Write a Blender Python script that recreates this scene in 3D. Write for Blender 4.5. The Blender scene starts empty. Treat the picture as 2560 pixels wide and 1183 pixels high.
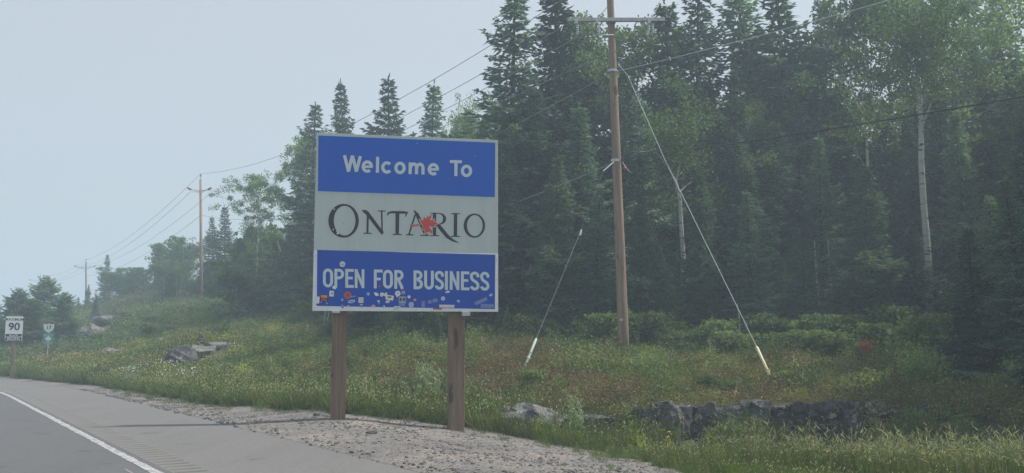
import bpy, bmesh, math, random
import numpy as np
from mathutils import Vector, Matrix

# ------------------------------------------------------------------ camera, light, exposure
SC = bpy.context.scene
COL = SC.collection
W, H, F = 2560.0, 1183.0, 2300.0
PITCH, ROLL = math.radians(6.94), math.radians(-0.16)
CAM = np.array([0.0, 0.0, 1.4])
cd = bpy.data.cameras.new('camera'); cam = bpy.data.objects.new('camera', cd); COL.objects.link(cam)
cd.sensor_fit = 'HORIZONTAL'; cd.sensor_width = 36; cd.lens = 36 * F / W
cd.clip_start = 0.1; cd.clip_end = 3000
cam.matrix_world = Matrix.Translation(CAM.tolist()) @ Matrix.Rotation(math.pi / 2 + PITCH, 4, 'X') @ Matrix.Rotation(ROLL, 4, 'Z')
SC.camera = cam

SUN_AZ, SUN_EL = 9.0, 54.0        # azimuth from +X towards +Y
world = bpy.data.worlds.new('World'); SC.world = world; world.use_nodes = True
wn = world.node_tree; wn.nodes.clear()
sky = wn.nodes.new('ShaderNodeTexSky'); sky.sky_type = 'NISHITA'; sky.sun_disc = False
sky.sun_elevation = math.radians(SUN_EL); sky.sun_rotation = math.radians(90 - SUN_AZ)
sky.air_density = 1.0; sky.dust_density = 6.0; sky.ozone_density = 1.2; sky.altitude = 300
mixw = wn.nodes.new('ShaderNodeMixRGB'); mixw.inputs[0].default_value = 0.72
mixw.inputs[2].default_value = (5.12, 5.32, 5.72, 1)       # smoke veil over the whole sky
bg = wn.nodes.new('ShaderNodeBackground'); bg.inputs[1].default_value = 0.096
wo = wn.nodes.new('ShaderNodeOutputWorld')
wn.links.new(sky.outputs[0], mixw.inputs[1]); wn.links.new(mixw.outputs[0], bg.inputs[0]); wn.links.new(bg.outputs[0], wo.inputs[0])

sd = bpy.data.lights.new('sun', 'SUN'); sd.energy = 4.4; sd.angle = math.radians(3.0); sd.color = (1.0, 0.95, 0.88)
sun = bpy.data.objects.new('sun', sd); COL.objects.link(sun)
_s = Vector((math.cos(math.radians(SUN_AZ)) * math.cos(math.radians(SUN_EL)), math.sin(math.radians(SUN_AZ)) * math.cos(math.radians(SUN_EL)), math.sin(math.radians(SUN_EL))))
sun.rotation_euler = _s.to_track_quat('Z', 'Y').to_euler()
sun.location = (30, 10, 60)
VS = SC.view_settings
VS.view_transform = 'Standard'; VS.look = 'None'; VS.exposure = 0.48; VS.gamma = 1.0; VS.use_curve_mapping = False
CY = SC.cycles
CY.max_bounces = 5; CY.diffuse_bounces = 3; CY.glossy_bounces = 2; CY.transmission_bounces = 3; CY.volume_bounces = 1
CY.transparent_max_bounces = 4; CY.use_denoising = True
HAZE_DENSITY = 0.0034

# ------------------------------------------------------------------ camera geometry, used as a measuring tool
_f = np.array([0, math.cos(PITCH), math.sin(PITCH)]); _r0 = np.array([1.0, 0, 0]); _u0 = np.cross(_r0, _f)
_r = math.cos(ROLL) * _r0 + math.sin(ROLL) * _u0; _u = -math.sin(ROLL) * _r0 + math.cos(ROLL) * _u0
def ray(px, py):
    return _f + _r * (px - W / 2) / F - _u * (py - H / 2) / F
def at(px, py, y):
    d = ray(px, py); return CAM + d * (y / d[1])
def on_z(px, py, z):
    d = ray(px, py); return CAM + d * ((z - CAM[2]) / d[2])
def hit(px, py, y0=8.0, y1=90.0):
    """where the line of sight through a photo pixel meets the ground"""
    ys = np.linspace(y0, y1, 400); d = ray(px, py); q = CAM + d[None] * (ys / d[1])[:, None]; g_ = terrain(q[:, 0], q[:, 1])
    k = int(np.argmax(q[:, 2] <= g_)) or len(ys) - 1
    return q[k]
RD = math.radians(32.5)
UD = np.array([-math.sin(RD), math.cos(RD)]); VD = np.array([math.cos(RD), math.sin(RD)])
def uv(p): p = np.asarray(p)[..., :2]; return p @ UD, p @ VD
def xy(u, v): return np.stack([u * UD[0] + v * VD[0], u * UD[1] + v * VD[1]], -1)

ROCKS = []
rng = np.random.default_rng(17)
random.seed(5)

def vnoise(x, y, seed=0):
    x = np.asarray(x, float); y = np.asarray(y, float)
    xi = np.floor(x).astype(np.int64); yi = np.floor(y).astype(np.int64); fx = x - xi; fy = y - yi
    fx = fx * fx * (3 - 2 * fx); fy = fy * fy * (3 - 2 * fy)
    def h(a, b):
        n = (a * 374761393 + b * 668265263 + seed * 974634777) & 0xffffffff
        n = ((n ^ (n >> 13)) * 1274126177) & 0xffffffff
        return ((n ^ (n >> 16)) & 0xffff) / 65535.0
    return (h(xi, yi) * (1 - fx) + h(xi + 1, yi) * fx) * (1 - fy) + (h(xi, yi + 1) * (1 - fx) + h(xi + 1, yi + 1) * fx) * fy
def fbm(x, y, seed=0, o=4):
    s = 0; a = 1; t = 0
    for k in range(o):
        s = s + a * (vnoise(x * 2 ** k, y * 2 ** k, seed + k) - .5); t += a; a *= .5
    return s / t * 2

# ------------------------------------------------------------------ scene helpers
def tag(o, label=None, cat=None, group=None, kind=None):
    if label: o['label'] = label
    if cat: o['category'] = cat
    if group: o['group'] = group
    if kind: o['kind'] = kind
    return o
def link(name, me, mat=None, parent=None):
    o = bpy.data.objects.new(name, me); COL.objects.link(o)
    if mat and me is not None and not me.materials: me.materials.append(mat)
    if parent: o.parent = parent
    return o
def empty(name, loc, rz=0.0):
    o = bpy.data.objects.new(name, None); COL.objects.link(o); o.location = [float(c) for c in loc]; o.rotation_euler = (0, 0, rz)
    o.empty_display_size = .2
    return o
def copy_tree(o, parent=None):
    c = o.copy(); COL.objects.link(c); c.parent = parent
    for ch in list(o.children): copy_tree(ch, c)
    return c
def np_mesh(name, V, Fq, mats=None, mi=None, smooth=False):
    V = np.ascontiguousarray(V, dtype=np.float32); Fq = np.ascontiguousarray(Fq, dtype=np.int32)
    me = bpy.data.meshes.new(name); n, k = Fq.shape
    me.vertices.add(len(V)); me.vertices.foreach_set('co', V.ravel())
    me.loops.add(n * k); me.loops.foreach_set('vertex_index', Fq.ravel())
    me.polygons.add(n); me.polygons.foreach_set('loop_start', np.arange(0, n * k, k, dtype=np.int32))
    if mi is not None: me.polygons.foreach_set('material_index', np.ascontiguousarray(mi, dtype=np.int32))
    if smooth: me.polygons.foreach_set('use_smooth', np.ones(n, dtype=bool))
    for m in (mats or []): me.materials.append(m)
    me.update(calc_edges=True); me.validate()
    return me
def pmesh(name, verts, faces, mats=None, mi=None, smooth=False):
    me = bpy.data.meshes.new(name); me.from_pydata([tuple(map(float, v)) for v in verts], [], faces)
    for m in (mats or []): me.materials.append(m)
    if mi: me.polygons.foreach_set('material_index', mi)
    if smooth: me.polygons.foreach_set('use_smooth', [True] * len(me.polygons))
    me.update(); return me

class MB:
    def __init__(s): s.v = []; s.f = []
    def box(s, c, d, R=None):
        b = len(s.v); c = Vector(c)
        for x in (-.5, .5):
            for y in (-.5, .5):
                for z in (-.5, .5):
                    p = Vector((x * d[0], y * d[1], z * d[2]))
                    if R is not None: p = R @ p
                    s.v.append(tuple(c + p))
        for q in ((0, 1, 3, 2), (4, 6, 7, 5), (0, 4, 5, 1), (2, 3, 7, 6), (0, 2, 6, 4), (1, 5, 7, 3)): s.f.append(tuple(b + i for i in q))
        return s
    def tube(s, pts, rad, n=8, cap=True):
        pts = [Vector([float(c) for c in p]) for p in pts]; b = len(s.v)
        if not hasattr(rad, '__len__'): rad = [rad] * len(pts)
        for i, p in enumerate(pts):
            t = (pts[min(i + 1, len(pts) - 1)] - pts[max(i - 1, 0)]).normalized()
            a = Vector((0, 0, 1)) if abs(t.z) < .9 else Vector((1, 0, 0))
            e = t.cross(a).normalized(); g = t.cross(e)
            for k in range(n):
                w = 2 * math.pi * k / n
                s.v.append(tuple(p + (e * math.cos(w) + g * math.sin(w)) * rad[i]))
        for i in range(len(pts) - 1):
            for k in range(n):
                s.f.append((b + i * n + k, b + i * n + (k + 1) % n, b + (i + 1) * n + (k + 1) % n, b + (i + 1) * n + k))
        if cap: s.f.append(tuple(b + k for k in range(n))[::-1]); s.f.append(tuple(b + (len(pts) - 1) * n + k for k in range(n)))
        return s
    def build(s, name, mat, parent=None, smooth=False, bevel=0):
        me = pmesh(name, s.v, s.f, [mat], smooth=smooth)
        o = link(name, me, None, parent)
        if bevel:
            m = o.modifiers.new('bevel', 'BEVEL'); m.width = bevel; m.segments = 2; m.limit_method = 'ANGLE'
        return o

# ------------------------------------------------------------------ materials
def mat_new(name):
    m = bpy.data.materials.new(name); m.use_nodes = True; nt = m.node_tree; nt.nodes.clear()
    out = nt.nodes.new('ShaderNodeOutputMaterial'); return m, nt, out
def nd(nt, t, **kw):
    n = nt.nodes.new(t)
    for k, v in kw.items():
        if k.startswith('i_'):
            key = k[2:]; key = int(key) if key.isdigit() else key.replace('_', ' ')
            n.inputs[key].default_value = v
        else: setattr(n, k, v)
    return n
def ramp(nt, fac, stops):
    r = nt.nodes.new('ShaderNodeValToRGB'); e = r.color_ramp.elements
    e[0].position = stops[0][0]; e[0].color = (*stops[0][1], 1); e[1].position = stops[-1][0]; e[1].color = (*stops[-1][1], 1)
    for p, c in stops[1:-1]:
        q = e.new(p); q.color = (*c, 1)
    nt.links.new(fac, r.inputs[0]); return r.outputs[0]
def noise(nt, scale, detail=4, rough=.6, vec=None, coord='Object', dist=0):
    if vec is None:
        tc = nt.nodes.new('ShaderNodeTexCoord'); vec = tc.outputs[coord]
    n = nd(nt, 'ShaderNodeTexNoise'); n.inputs['Scale'].default_value = scale; n.inputs['Detail'].default_value = detail
    n.inputs['Roughness'].default_value = rough; n.inputs['Distortion'].default_value = dist
    nt.links.new(vec, n.inputs['Vector']); return n.outputs['Fac']
def mix(nt, fac, a, b, mode='MIX'):
    m = nt.nodes.new('ShaderNodeMixRGB'); m.blend_type = mode
    for i, x in enumerate((fac, a, b)):
        if isinstance(x, (int, float)): m.inputs[i].default_value = x
        elif isinstance(x, tuple): m.inputs[i].default_value = (*x, 1)
        else: nt.links.new(x, m.inputs[i])
    return m.outputs[0]
def math_(nt, op, a, b=0.0, c=None):
    m = nt.nodes.new('ShaderNodeMath'); m.operation = op
    for i, x in enumerate((a, b) if c is None else (a, b, c)):
        if isinstance(x, (int, float)): m.inputs[i].default_value = x
        else: nt.links.new(x, m.inputs[i])
    return m.outputs[0]
def principled(nt, out, col, rough=.8, spec=.3, bump=None, bstr=.3, bdist=.02, metal=0):
    p = nt.nodes.new('ShaderNodeBsdfPrincipled')
    if isinstance(col, tuple): p.inputs['Base Color'].default_value = (*col, 1)
    else: nt.links.new(col, p.inputs['Base Color'])
    if isinstance(rough, (int, float)): p.inputs['Roughness'].default_value = rough
    else: nt.links.new(rough, p.inputs['Roughness'])
    p.inputs['Specular IOR Level'].default_value = spec; p.inputs['Metallic'].default_value = metal
    if bump is not None:
        b = nt.nodes.new('ShaderNodeBump'); b.inputs['Strength'].default_value = bstr; b.inputs['Distance'].default_value = bdist
        nt.links.new(bump, b.inputs['Height']); nt.links.new(b.outputs[0], p.inputs['Normal'])
    nt.links.new(p.outputs[0], out.inputs[0]); return p
def simple(name, col, rough=.7, spec=.3, var=.15, scale=3.0, metal=0):
    m, nt, out = mat_new(name)
    n = noise(nt, scale, 5)
    c = mix(nt, n, tuple(x * (1 - var) for x in col), tuple(min(1, x * (1 + var)) for x in col))
    principled(nt, out, c, rough, spec, metal=metal); return m

def leaf_mat(name, stops, transl=.35, scale=.6, ivar=.25):
    """foliage: colour varies by leaf, by clump and by plant"""
    m, nt, out = mat_new(name)
    geo = nt.nodes.new('ShaderNodeNewGeometry'); oi = nt.nodes.new('ShaderNodeObjectInfo')
    n = noise(nt, scale, 2)
    a = math_(nt, 'MULTIPLY', geo.outputs['Random Per Island'], .45)
    b = math_(nt, 'MULTIPLY_ADD', n, .75, a)
    c = math_(nt, 'MULTIPLY_ADD', oi.outputs['Random'], .35, b)
    c = math_(nt, 'SUBTRACT', c, .27)
    col = ramp(nt, c, stops)
    hs = nt.nodes.new('ShaderNodeHueSaturation'); nt.links.new(col, hs.inputs['Color'])
    v = math_(nt, 'MULTIPLY_ADD', oi.outputs['Random'], ivar * 2, 1 - ivar); nt.links.new(v, hs.inputs['Value'])
    d = nt.nodes.new('ShaderNodeBsdfPrincipled'); d.inputs['Roughness'].default_value = .6; d.inputs['Specular IOR Level'].default_value = .2
    t = nt.nodes.new('ShaderNodeBsdfTranslucent'); ms = nt.nodes.new('ShaderNodeMixShader'); ms.inputs[0].default_value = transl
    nt.links.new(hs.outputs[0], d.inputs['Base Color'])
    tc = mix(nt, 1.0, hs.outputs[0], (1.5, 1.55, .7), 'MULTIPLY'); nt.links.new(tc, t.inputs[0])
    nt.links.new(d.outputs[0], ms.inputs[1]); nt.links.new(t.outputs[0], ms.inputs[2]); nt.links.new(ms.outputs[0], out.inputs[0])
    return m

M = {}
M['spruce'] = leaf_mat('spruce_needles', [(0, (.018, .046, .044)), (.5, (.058, .110, .092)), (1, (.16, .23, .17))], .28, ivar=.45)
M['spruce_light'] = leaf_mat('young_spruce_needles', [(0, (.045, .09, .065)), (.5, (.10, .17, .11)), (1, (.21, .29, .18))], .3)
M['aspen'] = leaf_mat('aspen_leaves', [(0, (.040, .080, .040)), (.5, (.092, .155, .065)), (1, (.18, .25, .09))], .4)
M['birch'] = leaf_mat('birch_leaves', [(0, (.035, .075, .035)), (.5, (.075, .135, .055)), (1, (.15, .22, .08))], .4)
M['shrub'] = leaf_mat('shrub_leaves', [(0, (.03, .065, .028)), (.5, (.085, .14, .05)), (1, (.20, .25, .09))], .35)
M['shrub_yellow'] = leaf_mat('yellow_green_leaves', [(0, (.12, .17, .03)), (.5, (.25, .31, .05)), (1, (.40, .42, .08))], .35)
M['shrub_brown'] = leaf_mat('reddish_brown_leaves', [(0, (.075, .05, .035)), (.4, (.17, .12, .07)), (.7, (.15, .14, .065)), (1, (.30, .21, .13))], .25)
M['shrub_olive'] = leaf_mat('olive_leaves', [(0, (.06, .075, .03)), (.5, (.15, .16, .06)), (1, (.28, .26, .11))], .3)
M['silver'] = leaf_mat('grey_green_leaves', [(0, (.08, .11, .07)), (.5, (.15, .20, .12)), (1, (.25, .30, .19))], .3)
M['rust'] = leaf_mat('rust_leaves', [(0, (.22, .06, .03)), (.5, (.36, .12, .06)), (1, (.5, .2, .1))], .3)
M['grass'] = leaf_mat('grass_blades', [(0, (.035, .07, .018)), (.5, (.085, .135, .035)), (1, (.155, .18, .065))], .35)
M['grass_dry'] = leaf_mat('dry_grass_blades', [(0, (.075, .085, .04)), (.5, (.155, .16, .08)), (1, (.29, .27, .16))], .3)
M['seed'] = leaf_mat('grass_seed_heads', [(0, (.20, .22, .12)), (.5, (.34, .35, .22)), (1, (.52, .50, .34))], .3)
M['flower_white'] = simple('white_petals', (.6, .6, .5)); M['flower_orange'] = simple('orange_petals', (.55, .28, .1)); M['flower_yellow'] = simple('yellow_petals', (.6, .5, .08))
M['bark_dark'] = simple('spruce_bark', (.07, .06, .05), .9, .1, .4, 8)
def birch_bark():
    m, nt, out = mat_new('pale_bark')
    tc = nt.nodes.new('ShaderNodeTexCoord'); mp = nd(nt, 'ShaderNodeMapping'); mp.inputs['Scale'].default_value = (2.5, 2.5, 9)
    nt.links.new(tc.outputs['Object'], mp.inputs[0])
    n = noise(nt, 1.3, 4, .6, mp.outputs[0])
    c = ramp(nt, n, [(.0, (.03, .03, .03)), (.36, (.05, .05, .045)), (.42, (.33, .34, .30)), (1, (.5, .5, .45))])
    principled(nt, out, c, .8, .2); return m
M['bark_pale'] = birch_bark()

def asphalt(name, base, patch, lightness):
    m, nt, out = mat_new(name)
    tc = nt.nodes.new('ShaderNodeTexCoord')
    mp = nd(nt, 'ShaderNodeMapping'); mp.inputs['Rotation'].default_value = (0, 0, -RD); mp.inputs['Scale'].default_value = (1, .07, 1)
    nt.links.new(tc.outputs['Object'], mp.inputs[0])
    streak = noise(nt, 1.6, 5, .6, mp.outputs[0])
    big = noise(nt, .35, 4, .6); fine = noise(nt, 60, 3, .8); grit = noise(nt, 14, 4, .8)
    c = mix(nt, streak, tuple(x * .74 for x in base), tuple(x * 1.2 for x in base))
    c = mix(nt, math_(nt, 'MULTIPLY', big, .5), c, patch)
    c = mix(nt, 1.0, c, ramp(nt, fine, [(.25, (.72, .72, .72)), (.75, (1.3, 1.3, 1.3))]), 'MULTIPLY')
    c = mix(nt, 1.0, c, ramp(nt, grit, [(.3, (.80, .80, .80)), (.7, (1.2, 1.2, 1.2))]), 'MULTIPLY')
    # tar spots
    sp = noise(nt, 1.1, 3, .5)
    c = mix(nt, ramp(nt, sp, [(.66, (0, 0, 0)), (.72, (.55, .55, .55))]), c, tuple(x * .55 for x in base))
    principled(nt, out, c, .85, .3, bump=fine, bstr=.35, bdist=.006); return m
M['lane'] = asphalt('lane_asphalt', (.094, .098, .103), (.118, .118, .12), 1)
M['shoulder'] = asphalt('shoulder_asphalt', (.132, .13, .13), (.165, .158, .152), 1)
def line_mat():
    m, nt, out = mat_new('worn_white_paint')
    n = noise(nt, 9, 6, .75); n2 = noise(nt, 50, 3, .7)
    k = math_(nt, 'MULTIPLY_ADD', n2, .35, n)
    c = ramp(nt, k, [(.58, (.13, .13, .13)), (.72, (.40, .40, .39)), (1, (.58, .58, .56))])
    principled(nt, out, c, .6, .4, bump=n2, bstr=.3, bdist=.004); return m
M['line'] = line_mat()
def ground_mat():
    m, nt, out = mat_new('soil_and_litter')
    n = noise(nt, .8, 8, .65); f = noise(nt, 12, 5, .7)
    c = ramp(nt, n, [(.25, (.05, .055, .025)), (.5, (.085, .085, .04)), (.7, (.12, .105, .06))])
    c = mix(nt, 1.0, c, ramp(nt, f, [(.3, (.6, .6, .6)), (.7, (1.3, 1.3, 1.3))]), 'MULTIPLY')
    principled(nt, out, c, .95, .1, bump=f, bstr=.6, bdist=.06); return m
M['ground'] = ground_mat()
def gravel_mat():
    m, nt, out = mat_new('gravel')
    n = noise(nt, .55, 5, .65, dist=.5); tc = nt.nodes.new('ShaderNodeTexCoord')
    v = nd(nt, 'ShaderNodeTexVoronoi'); v.inputs['Scale'].default_value = 26; nt.links.new(tc.outputs['Object'], v.inputs['Vector'])
    v2 = nd(nt, 'ShaderNodeTexVoronoi'); v2.inputs['Scale'].default_value = 60; nt.links.new(tc.outputs['Object'], v2.inputs['Vector'])
    c = ramp(nt, n, [(.3, (.115, .112, .11)), (.5, (.152, .145, .139)), (.68, (.205, .182, .163))])
    g = nt.nodes.new('ShaderNodeSeparateColor'); nt.links.new(v.outputs['Color'], g.inputs[0])
    g2 = nt.nodes.new('ShaderNodeSeparateColor'); nt.links.new(v2.outputs['Color'], g2.inputs[0])
    c = mix(nt, 1.0, c, ramp(nt, g.outputs[0], [(0, (.6, .6, .62)), (.5, (1, 1, 1)), (1, (1.4, 1.38, 1.35))]), 'MULTIPLY')
    c = mix(nt, 1.0, c, ramp(nt, g2.outputs[0], [(0, (.75, .75, .75)), (1, (1.25, 1.25, 1.25))]), 'MULTIPLY')
    principled(nt, out, c, .95, .15, bump=v.outputs['Distance'], bstr=-.8, bdist=.03); return m
M['gravel'] = gravel_mat()
def rock_mat(name, dark, light, lich=.5):
    m, nt, out = mat_new(name)
    tc = nt.nodes.new('ShaderNodeTexCoord'); mp = nd(nt, 'ShaderNodeMapping'); mp.inputs['Scale'].default_value = (1, 1, .45)
    nt.links.new(tc.outputs['Object'], mp.inputs[0])
    n = noise(nt, 1.6, 8, .7, mp.outputs[0], dist=.6); n2 = noise(nt, 5.5, 6, .7); v = noise(nt, 22, 4, .7)
    c = ramp(nt, n, [(.3, dark), (.55, tuple((a + b) / 2 for a, b in zip(dark, light))), (.75, light)])
    c = mix(nt, ramp(nt, n2, [(.56, (0, 0, 0)), (.66, (lich, lich, lich))]), c, (.36, .38, .34))
    c = mix(nt, 1.0, c, ramp(nt, v, [(.3, (.65, .65, .65)), (.7, (1.3, 1.3, 1.3))]), 'MULTIPLY')
    principled(nt, out, c, .9, .2, bump=n2, bstr=.6, bdist=.12); return m
M['rock_dark'] = rock_mat('dark_lichened_rock', (.02, .02, .022), (.135, .132, .135), .6)
M['rock_pale'] = rock_mat('pale_weathered_rock', (.085, .085, .088), (.26, .25, .245), .5)
M['rock_grey'] = rock_mat('grey_rock', (.07, .07, .07), (.24, .23, .22), .5)

def wood(name, a, b, sx=5.0, knots=False, zs=.35):
    m, nt, out = mat_new(name)
    tc = nt.nodes.new('ShaderNodeTexCoord'); mp = nd(nt, 'ShaderNodeMapping'); mp.inputs['Scale'].default_value = (sx, sx, zs)
    nt.links.new(tc.outputs['Object'], mp.inputs[0])
    n = noise(nt, 2.2, 7, .7, mp.outputs[0], dist=.4)
    n2 = noise(nt, 1.1, 3, .6, mp.outputs[0])
    c = ramp(nt, n, [(.25, tuple(x * .55 for x in a)), (.5, a), (.75, b)])
    c = mix(nt, ramp(nt, n2, [(.55, (0, 0, 0)), (.75, (.55, .55, .55))]), c, tuple(x * .45 for x in a))
    if knots:
        mp2 = nd(nt, 'ShaderNodeMapping'); mp2.inputs['Scale'].default_value = (3.2, 3.2, 1.6); nt.links.new(tc.outputs['Object'], mp2.inputs[0])
        k = noise(nt, 1.2, 1, .4, mp2.outputs[0])
        c = mix(nt, ramp(nt, k, [(.69, (0, 0, 0)), (.73, (.75, .75, .75))]), c, (.04, .028, .02))
    principled(nt, out, c, .85, .2, bump=n, bstr=.5, bdist=.02); return m
M['post'] = wood('treated_brown_timber', (.18, .125, .088), (.285, .21, .155), 7, True)
M['pole'] = wood('brown_pole_wood', (.23, .165, .12), (.37, .28, .205), 6, True)
M['pole_grey'] = wood('weathered_pole_wood', (.16, .13, .11), (.25, .2, .17), 6, True)
M['arm'] = wood('weathered_grey_timber', (.26, .28, .28), (.38, .40, .39), 6, False, 1.0)
def sign_paint(name, col, rough=.45, dirt=.25, sc=1.2):
    m, nt, out = mat_new(name)
    tc = nt.nodes.new('ShaderNodeTexCoord'); mp = nd(nt, 'ShaderNodeMapping'); mp.inputs['Scale'].default_value = (2, 2, .22)
    nt.links.new(tc.outputs['Object'], mp.inputs[0])
    n = noise(nt, sc, 6, .7, mp.outputs[0]); n2 = noise(nt, 30, 4, .7)
    c = mix(nt, math_(nt, 'MULTIPLY', ramp(nt, n, [(.45, (0, 0, 0)), (.8, (1, 1, 1))]), dirt), col, tuple(x * .55 + .02 for x in col))
    c = mix(nt, ramp(nt, n2, [(.68, (0, 0, 0)), (.74, (.25, .25, .25))]), c, tuple(x * .7 for x in col))
    principled(nt, out, c, rough, .22); return m
M['sign_grey'] = sign_paint('weathered_white_sheeting', (.43, .49, .48), dirt=.35)
M['sign_white'] = sign_paint('white_sheeting', (.66, .70, .72), dirt=.2)
M['sign_blue'] = sign_paint('blue_sheeting', (.006, .090, .46), dirt=.2)
M['sign_blue2'] = sign_paint('deep_blue_sheeting', (.005, .060, .375), dirt=.2)
M['letter'] = sign_paint('pale_letter_sheeting', (.50, .58, .60), dirt=.15)
M['ink'] = sign_paint('faded_black_ink', (.035, .026, .03), dirt=.1)
M['red'] = sign_paint('faded_red_ink', (.52, .055, .045), dirt=.1)
M['plywood'] = wood('sign_back_plywood', (.17, .15, .12), (.24, .21, .17), 3)
M['metal'] = simple('galvanised_metal', (.42, .44, .45), .45, .5, .15, 6, .6)
M['ceramic'] = simple('grey_insulator', (.45, .52, .55), .25, .6)
M['ceramic_red'] = simple('brown_red_insulator', (.22, .05, .04), .3, .5)
M['wire_pale'] = simple('bright_aluminium_wire', (.36, .42, .42), .6, .3, .05, 3)
M['wire_grey'] = simple('weathered_wire', (.22, .25, .26), .5, .4, .05)
M['wire_dark'] = simple('black_cable', (.03, .04, .045), .5, .3, .05)
M['guard_yellow'] = simple('faded_yellow_plastic', (.62, .56, .34), .6, .3, .1)
M['guard_pale'] = simple('pale_green_plastic', (.36, .44, .40), .6, .3, .1)
M['green_sign'] = simple('teal_green_sheeting', (.02, .27, .22), .5, .4, .05)
M['black'] = simple('black_paint', (.02, .02, .022), .6, .3, .05)
for k, c in dict(st_white=(.60, .64, .66), st_pale=(.32, .42, .55), st_red=(.50, .07, .06), st_dark=(.03, .03, .05), st_cyan=(.10, .38, .66), st_film=(.13, .20, .42), st_grey=(.24, .28, .36), st_pink=(.62, .38, .42), st_green=(.16, .32, .3), st_orange=(.55, .25, .16)).items():
    M[k] = simple(k.replace('st_', '') + '_sticker_vinyl', c, .5, .3, .25, 14)

# ------------------------------------------------------------------ terrain
CTRL = []          # (px, py, Y) read off the photograph
for t in [
    (460, 925, 37.5), (460, 868, 41.5), (460, 850, 52), (460, 800, 70), (460, 750, 88), (460, 742, 100),
    (300, 915, 45), (300, 880, 52), (300, 800, 74), (300, 772, 88), (300, 762, 105),
    (120, 905, 56), (200, 915, 50), (200, 880, 62), (200, 845, 85), (120, 880, 75), (30, 921, 47), (30, 895, 70), (30, 880, 110),
    (700, 795, 58), (700, 830, 48), (700, 900, 35), (700, 960, 27), (700, 780, 66),
    (600, 965, 29), (600, 840, 52), (600, 780, 72), (560, 760, 85),
    (1000, 1005, 21.8), (1000, 960, 24), (1000, 900, 29), (1000, 862, 34), (1000, 850, 45),
    (1200, 1040, 20.3), (1200, 940, 24.5), (1250, 885, 29), (1200, 870, 35),
    (1330, 1032, 20.6), (1330, 950, 23.5), (1560, 898, 27.6), (1560, 960, 23.3), (1620, 1018, 20.6), (1620, 1098, 19.2), (1500, 1110, 18.6),
    (1950, 996, 21.0), (1850, 1018, 19.8), (1900, 1108, 18.5), (1900, 905, 27.5), (1900, 880, 34),
    (2250, 1015, 18.3), (2250, 1118, 17.0), (2250, 915, 24), (2250, 890, 30), (2480, 1010, 17.8), (2480, 1115, 15.8), (2480, 900, 26),
    (1560, 880, 36), (1560, 870, 50), (2200, 860, 50), (2500, 850, 50), (1000, 820, 60), (1400, 830, 60),
    (1620, 1140, 17.8), (1900, 1152, 16.6), (2250, 1158, 15.4), (2480, 1155, 14.6), (2100, 1183, 14.4), (1330, 1092, 19.0), (1450, 1118, 18.0),
]: CTRL.append(at(*t))
CP = [tuple(c) for c in CTRL]
PL, PR = at(845, 1051, 17.62), at(1146, 1082, 18.2)
for p in (PL, PR): CP.append(tuple(p))
for u in (-30, -15, 0, 12, 22, 32, 45, 60, 90, 130, 200, 300):
    for v in (-60, -25, -8, 0, 5):
        p = xy(np.array(float(u)), np.array(float(v))); CP.append((p[0], p[1], 0.0 if v > -9 else -.6))
for u, v, z in ((0, 8, -.35), (0, 12, -.45), (6, 8.5, -.3), (10, 10.5, -.33), (3, 14, -.3), (0, 20, .9), (-10, 14, -.2), (-12, 22, 1.2), (5, 35, 2), (0, 60, 3), (-20, 50, 3),
                (20, 60, 4), (30, 80, 6), (60, 60, 9), (100, 60, 10), (140, 40, 6), (140, 80, 10), (200, 40, 4), (200, 100, 9), (300, 60, 4), (300, 150, 8), (100, 150, 12), (-30, 100, 6), (130, 14, 1.0), (200, 14, .2),
                (16, 7, -.03), (24, 7, 0), (34, 7.2, .1), (45, 7, .15), (60, 8, .3), (-30, 8, -.3)):
    p = xy(np.array(float(u)), np.array(float(v))); CP.append((p[0], p[1], z))
CP = np.array(CP)
def _kern(d): return np.sqrt(d * d + .5)
_D = np.linalg.norm(CP[:, None, :2] - CP[None, :, :2], axis=2)
_K = -_kern(_D) + np.eye(len(CP)) * .10
_A = np.block([[_K, np.ones((len(CP), 1))], [np.ones((1, len(CP))), np.zeros((1, 1))]])
_wt = np.linalg.solve(_A, np.r_[CP[:, 2], 0])
def terrain(x, y):
    x = np.atleast_1d(np.asarray(x, float)); y = np.atleast_1d(np.asarray(y, float)); shp = x.shape
    q = np.stack([x.ravel(), y.ravel()], 1); z = np.empty(len(q))
    for i in range(0, len(q), 20000):
        d = np.linalg.norm(q[i:i + 20000, None] - CP[None, :, :2], axis=2); z[i:i + 20000] = -_kern(d) @ _wt[:-1] + _wt[-1]
    u, v = q @ UD, q @ VD
    v = v - curve(u)
    w = np.clip((v - 5.1) / 2.5, 0, 1); w = w * w * (3 - 2 * w)
    z = z * w
    w2 = np.clip((v - 9) / 4, 0, 1)
    z += w2 * (fbm(q[:, 0] * .35, q[:, 1] * .35, 3) * .22 + fbm(q[:, 0] * 1.4, q[:, 1] * 1.4, 9) * .06)
    z -= np.clip((-9 - v) / 10, 0, 1) * .8
    return z.reshape(shp)
def curve(u):
    """the road bends gently to the left beyond 30 m"""
    u = np.asarray(u, float); d = np.clip(u - 31, 0, None); return -np.where(d < 60, .0042 * d * d, .0042 * 3600 + .504 * (d - 60))
def tz(x, y): return float(terrain(x, y)[0])
EDGE = on_z(1070, 1183, 0.0); V_EDGE = float(uv(EDGE)[1])
FL, FR = float(uv(on_z(377, 1183, 0.0))[1]), float(uv(on_z(408, 1183, 0.0))[1])
RL, RR = float(uv(on_z(434, 1183, 0.0))[1]), float(uv(on_z(542, 1183, 0.0))[1])
_gb = [(0, 938, 0), (280, 966, 0), (500, 1003, 0), (760, 1024, 0), (940, 1042, -.02), (1130, 1066, -.12), (1250, 1084, -.2), (1550, 1138, -.3), (1700, 1183, -.32)]
_gp = np.array([uv(hit(g[0], g[1], 8, 60)) for g in _gb])
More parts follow.
